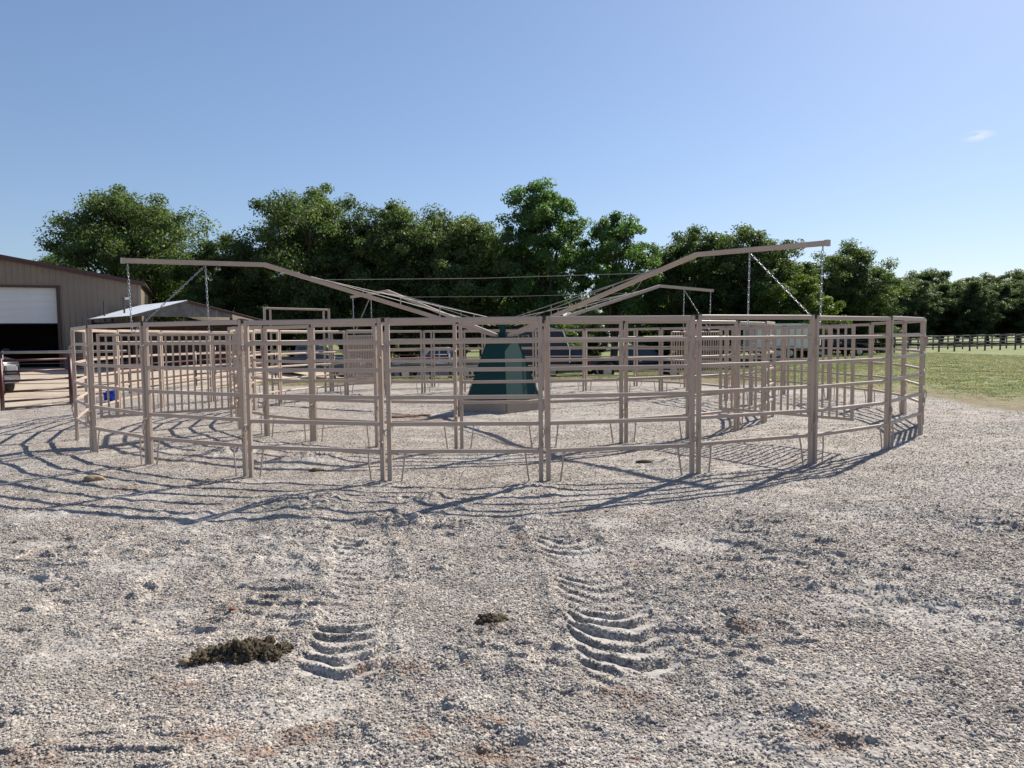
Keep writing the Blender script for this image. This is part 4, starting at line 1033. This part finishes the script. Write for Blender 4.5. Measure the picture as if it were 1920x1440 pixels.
def tree_variant(seed, Hh, Wd, base, nlobe, nclump, nleaf, lsize, mat, gap=0.0, conic=0.0):
    """returns (trunk mesh, crown mesh): lobed crown of leaf clumps carried by limbs"""
    g = np.random.default_rng(seed); r = random.Random(seed)
    lobes = []
    zc = Hh * (base + (1 - base) * 0.52); hz = Hh * (1 - base) * 0.5; hx = Wd / 2
    for i in range(nlobe):
        cz = 1 - 2 * (i + 0.5) / nlobe; a = i * 2.39996 + r.uniform(-0.4, 0.4); sr = math.sqrt(max(0, 1 - cz * cz))
        q = r.uniform(0.52, 0.74) * (1 - gap * r.random()); tp = 1 - conic * max(0, cz) - 0.15 * max(0, -cz)
        rad = hx * r.uniform(0.30, 0.46) * (1 - 0.3 * conic * max(0, cz))
        lobes.append((hx * q * sr * math.cos(a) * tp, hx * q * sr * math.sin(a) * tp, zc + hz * q * cz * 1.12, rad, min(rad * r.uniform(0.6, 0.85), hz * 0.5)))
    ncore = nlobe // 4
    for i in range(ncore):
        f = (i + 0.5) / ncore
        rad = hx * (0.42 - 0.2 * abs(f - 0.4)) * (1 - 0.5 * conic * f)
        lobes.append((r.uniform(-.12, .12) * hx, r.uniform(-.12, .12) * hx, zc + hz * (1.5 * f - 0.72), rad, min(rad, hz * 0.4)))
    nlobe = len(lobes)
    C = []; RR = []
    for i in range(nclump):
        lx, ly, lz, rad, rz_ = lobes[i % nlobe]
        v = g.normal(size=3); v /= np.linalg.norm(v)
        q = g.random() ** 0.4 * 1.05
        C.append((lx + v[0] * rad * q, ly + v[1] * rad * q, max(0.3, lz + v[2] * rz_ * q))); RR.append(hx * g.uniform(0.075, 0.145))
    C = np.array(C); RR = np.array(RR)
    tint_c = g.random(len(C))
    n = nleaf; ci = g.integers(0, len(C), n)
    off = g.normal(size=(n, 3)); off /= np.linalg.norm(off, axis=1)[:, None]
    rad = g.random(n) ** 0.5
    Pc = C[ci] + off * (RR[ci] * rad * 1.15)[:, None] * np.array([1.25, 1.25, 0.8])
    nor = off * 0.7 + g.normal(size=(n, 3)) * 0.6 + np.array([0, 0, 0.45]); nor /= np.linalg.norm(nor, axis=1)[:, None]
    ax = np.cross(nor, g.normal(size=(n, 3))); ax /= np.linalg.norm(ax, axis=1)[:, None]
    bx = np.cross(nor, ax)
    s = lsize * g.uniform(0.6, 1.4, n)[:, None]
    V = np.stack([Pc - ax * s, Pc - bx * s * 0.5 + ax * s * 0.1, Pc + ax * s, Pc + bx * s * 0.5 + ax * s * 0.1], 1).reshape(-1, 3)
    F = np.arange(n * 4).reshape(n, 4)
    cm = big_mesh('crown', V, F, mat)
    tint = np.repeat(np.clip(tint_c[ci] * 0.75 + 0.25 * g.random(n), 0, 1), 4)
    a = cm.attributes.new('tint', 'FLOAT', 'POINT'); a.data.foreach_set('value', tint.astype(np.float32))
    # trunk and limbs
    mb = MB(); tr_ = 0.028 * Hh
    top = Vector((r.uniform(-.3, .3), r.uniform(-.3, .3), Hh * 0.72))
    pts = [Vector((0, 0, -0.4)), Vector((0.05, 0, 0.5)), Vector((r.uniform(-.25, .25), r.uniform(-.25, .25), Hh * 0.25)), Vector((r.uniform(-.4, .4), r.uniform(-.4, .4), Hh * 0.5)), top]
    mb.tube(pts, [tr_ * 1.35, tr_, tr_ * 0.8, tr_ * 0.5, tr_ * 0.15], 9)
    for (lx, ly, lz, rad_, rz_) in lobes:
        f = min(0.9, max(0.35, (lz / Hh) * 0.72)); k = f * (len(pts) - 1.001); i = int(k); st = pts[i].lerp(pts[i + 1], k - i)
        e = Vector((lx, ly, lz)); mid = st.lerp(e, 0.5) + Vector((r.uniform(-.3, .3), r.uniform(-.3, .3), r.uniform(-0.1, 0.6)))
        mb.tube([st, mid, e], [tr_ * 0.42, tr_ * 0.26, tr_ * 0.1], 6)
        for q in range(4):
            ee = e + Vector((r.uniform(-1, 1), r.uniform(-1, 1), r.uniform(-.4, .6))) * rad_ * 0.55
            s0 = mid.lerp(e, r.uniform(0.2, 0.9)); mb.tube([s0, s0.lerp(ee, 0.5) + Vector((0, 0, 0.15)), ee], [tr_ * 0.14, tr_ * 0.09, tr_ * 0.04], 5)
    return mb.mesh('trunk', BARK, True), cm
KIND = {
    'oakA': tree_variant(1, 13.5, 13.6, 0.10, 26, 380, 88000, 0.115, LEAF),
    'oakB': tree_variant(2, 13.0, 11.5, 0.09, 24, 320, 72000, 0.115, LEAF),
    'oakC': tree_variant(3, 12.0, 10.0, 0.12, 22, 270, 62000, 0.11, LEAF),
    'open': tree_variant(4, 11.0, 8.0, 0.20, 17, 170, 32000, 0.105, LEAFL, gap=0.15),
    'tall': tree_variant(15, 13.6, 8.8, 0.08, 26, 300, 60000, 0.105, LEAFL, conic=0.35),
    'low': tree_variant(6, 6.0, 6.6, 0.06, 16, 150, 30000, 0.095, LEAFY),
    'shrub': tree_variant(7, 4.8, 7.4, 0.0, 16, 140, 30000, 0.10, LEAF),
    'far': tree_variant(8, 11.0, 10.0, 0.04, 18, 260, 48000, 0.13, LEAFD),
}
def tree(label, kind, x, y, s=1.0, rz=None, sz=1.0, group=None, cat='tree'):
    th = thing('oak_tree' if kind not in ('shrub', 'low', 'tall', 'open') else {'shrub': 'understorey_shrub', 'low': 'young_tree', 'tall': 'tall_tree', 'open': 'open_tree'}[kind], label, cat, (x, y, gz(x, y) - 0.1), rz if rz is not None else random.uniform(0, 6.28), group)
    th.scale = (s, s, s * sz)
    tm, cm = KIND[kind]
    link('trunk', tm, th); link('crown', cm, th)
    return th
def px2x(px, y): return (px - 960) / 1361.2 * y
G1 = 'front trees of the tree line'
FRONT = [('broad dense oak rising right behind the barn roof', 'oakA', 255, 62, 1.06, 1.02), ('small distant oak showing left over the barn roof', 'oakC', 28, 88, 0.72, 0.85),
         ('rounded dark oak between the barn oak and the tall middle oak', 'oakC', 432, 60, 0.92, 0.93), ('biggest dark oak behind the bend of the left arm', 'oakA', 600, 61, 0.98, 1.09),
         ('slender dark oak just right of the biggest dark oak', 'oakC', 722, 62, 1.04, 1.12), ('rounded oak standing behind the far left arm', 'oakB', 815, 62, 0.97, 1.04),
         ('oak left of the tall light green tree', 'oakC', 908, 61, 1.05, 1.0), ('tall light green tree rising above the green housing', 'tall', 1018, 59, 1.02, 1.14),
         ('open light crowned tree with sky showing around it', 'open', 1152, 58, 1.02, 1.15), ('dark oak behind the bend of the right arm', 'oakC', 1282, 62, 0.97, 1.0),
         ('oak with upright branches behind the right arm', 'oakC', 1412, 62, 0.98, 0.93), ('dark spreading oak beyond the tip of the right arm', 'oakB', 1585, 66, 0.84, 0.90),
         ('yellow green young tree below the tip of the right arm', 'low', 1490, 56, 1.0, 1.05)]
for lb, kd, px, y, s_, sz_ in FRONT: tree(lb, kd, px2x(px, y), y, s_, None, sz_, G1)
for i, px in enumerate((120, 330, 500, 660, 770, 870, 960, 1345, 1475, 1240)):
    y = 74 + 3 * (i % 3)
    tree('dark oak in the second row of the tree line, %s from the left' % ORD[sorted((120, 330, 500, 660, 770, 870, 960, 1345, 1475, 1240)).index(px)], 'oakB', px2x(px, y), y, 0.90 + 0.05 * (i % 2) - (0.10 if px > 1200 else 0), None, 0.9, 'second row of the tree line')
shr = list(range(300, 1660, 88))
for i, px in enumerate(shr):
    y = 63.5 + 3 * ((i * 7) % 4)
    tree('dark leafy understorey shrub below the tree line, %s from the left' % ORD[i], 'shrub', px2x(px + 20 * ((i * 5) % 3), y), y, 0.9 + 0.12 * ((i * 3) % 3), None, 0.95, 'understorey below the tree line', 'shrub')
fr = [1560, 1640, 1705, 1765, 1820, 1880, 1940, 2000, 2065, 2130, 2200, 2270]
for i, px in enumerate(fr):
    y = 108 + 5 * (i % 2)
    tree('distant dark tree of the right hand wood, front row, %s from the left' % ORD[i], 'far', px2x(px, y), y, 0.96 + 0.08 * ((i * 3) % 3), None, 0.92, 'distant wood on the right')
for i, px in enumerate(range(640, 1560, 92)):
    y = 122 + 6 * (i % 2)
    tree('distant tree glimpsed behind the tree line, %s from the left' % ORD[i], 'far', px2x(px, y), y, 0.9 + 0.05 * (i % 3), None, 0.85, 'distant trees behind the tree line')
for i, px in enumerate([1600, 1675, 1735, 1795, 1850, 1910, 1970]):
    y = 120 + 4 * (i % 2)
    tree('distant dark tree of the right hand wood, back row, %s from the left' % ORD[i], 'far', px2x(px, y), y, 1.03 + 0.07 * (i % 3), None, 0.95, 'distant wood on the right')
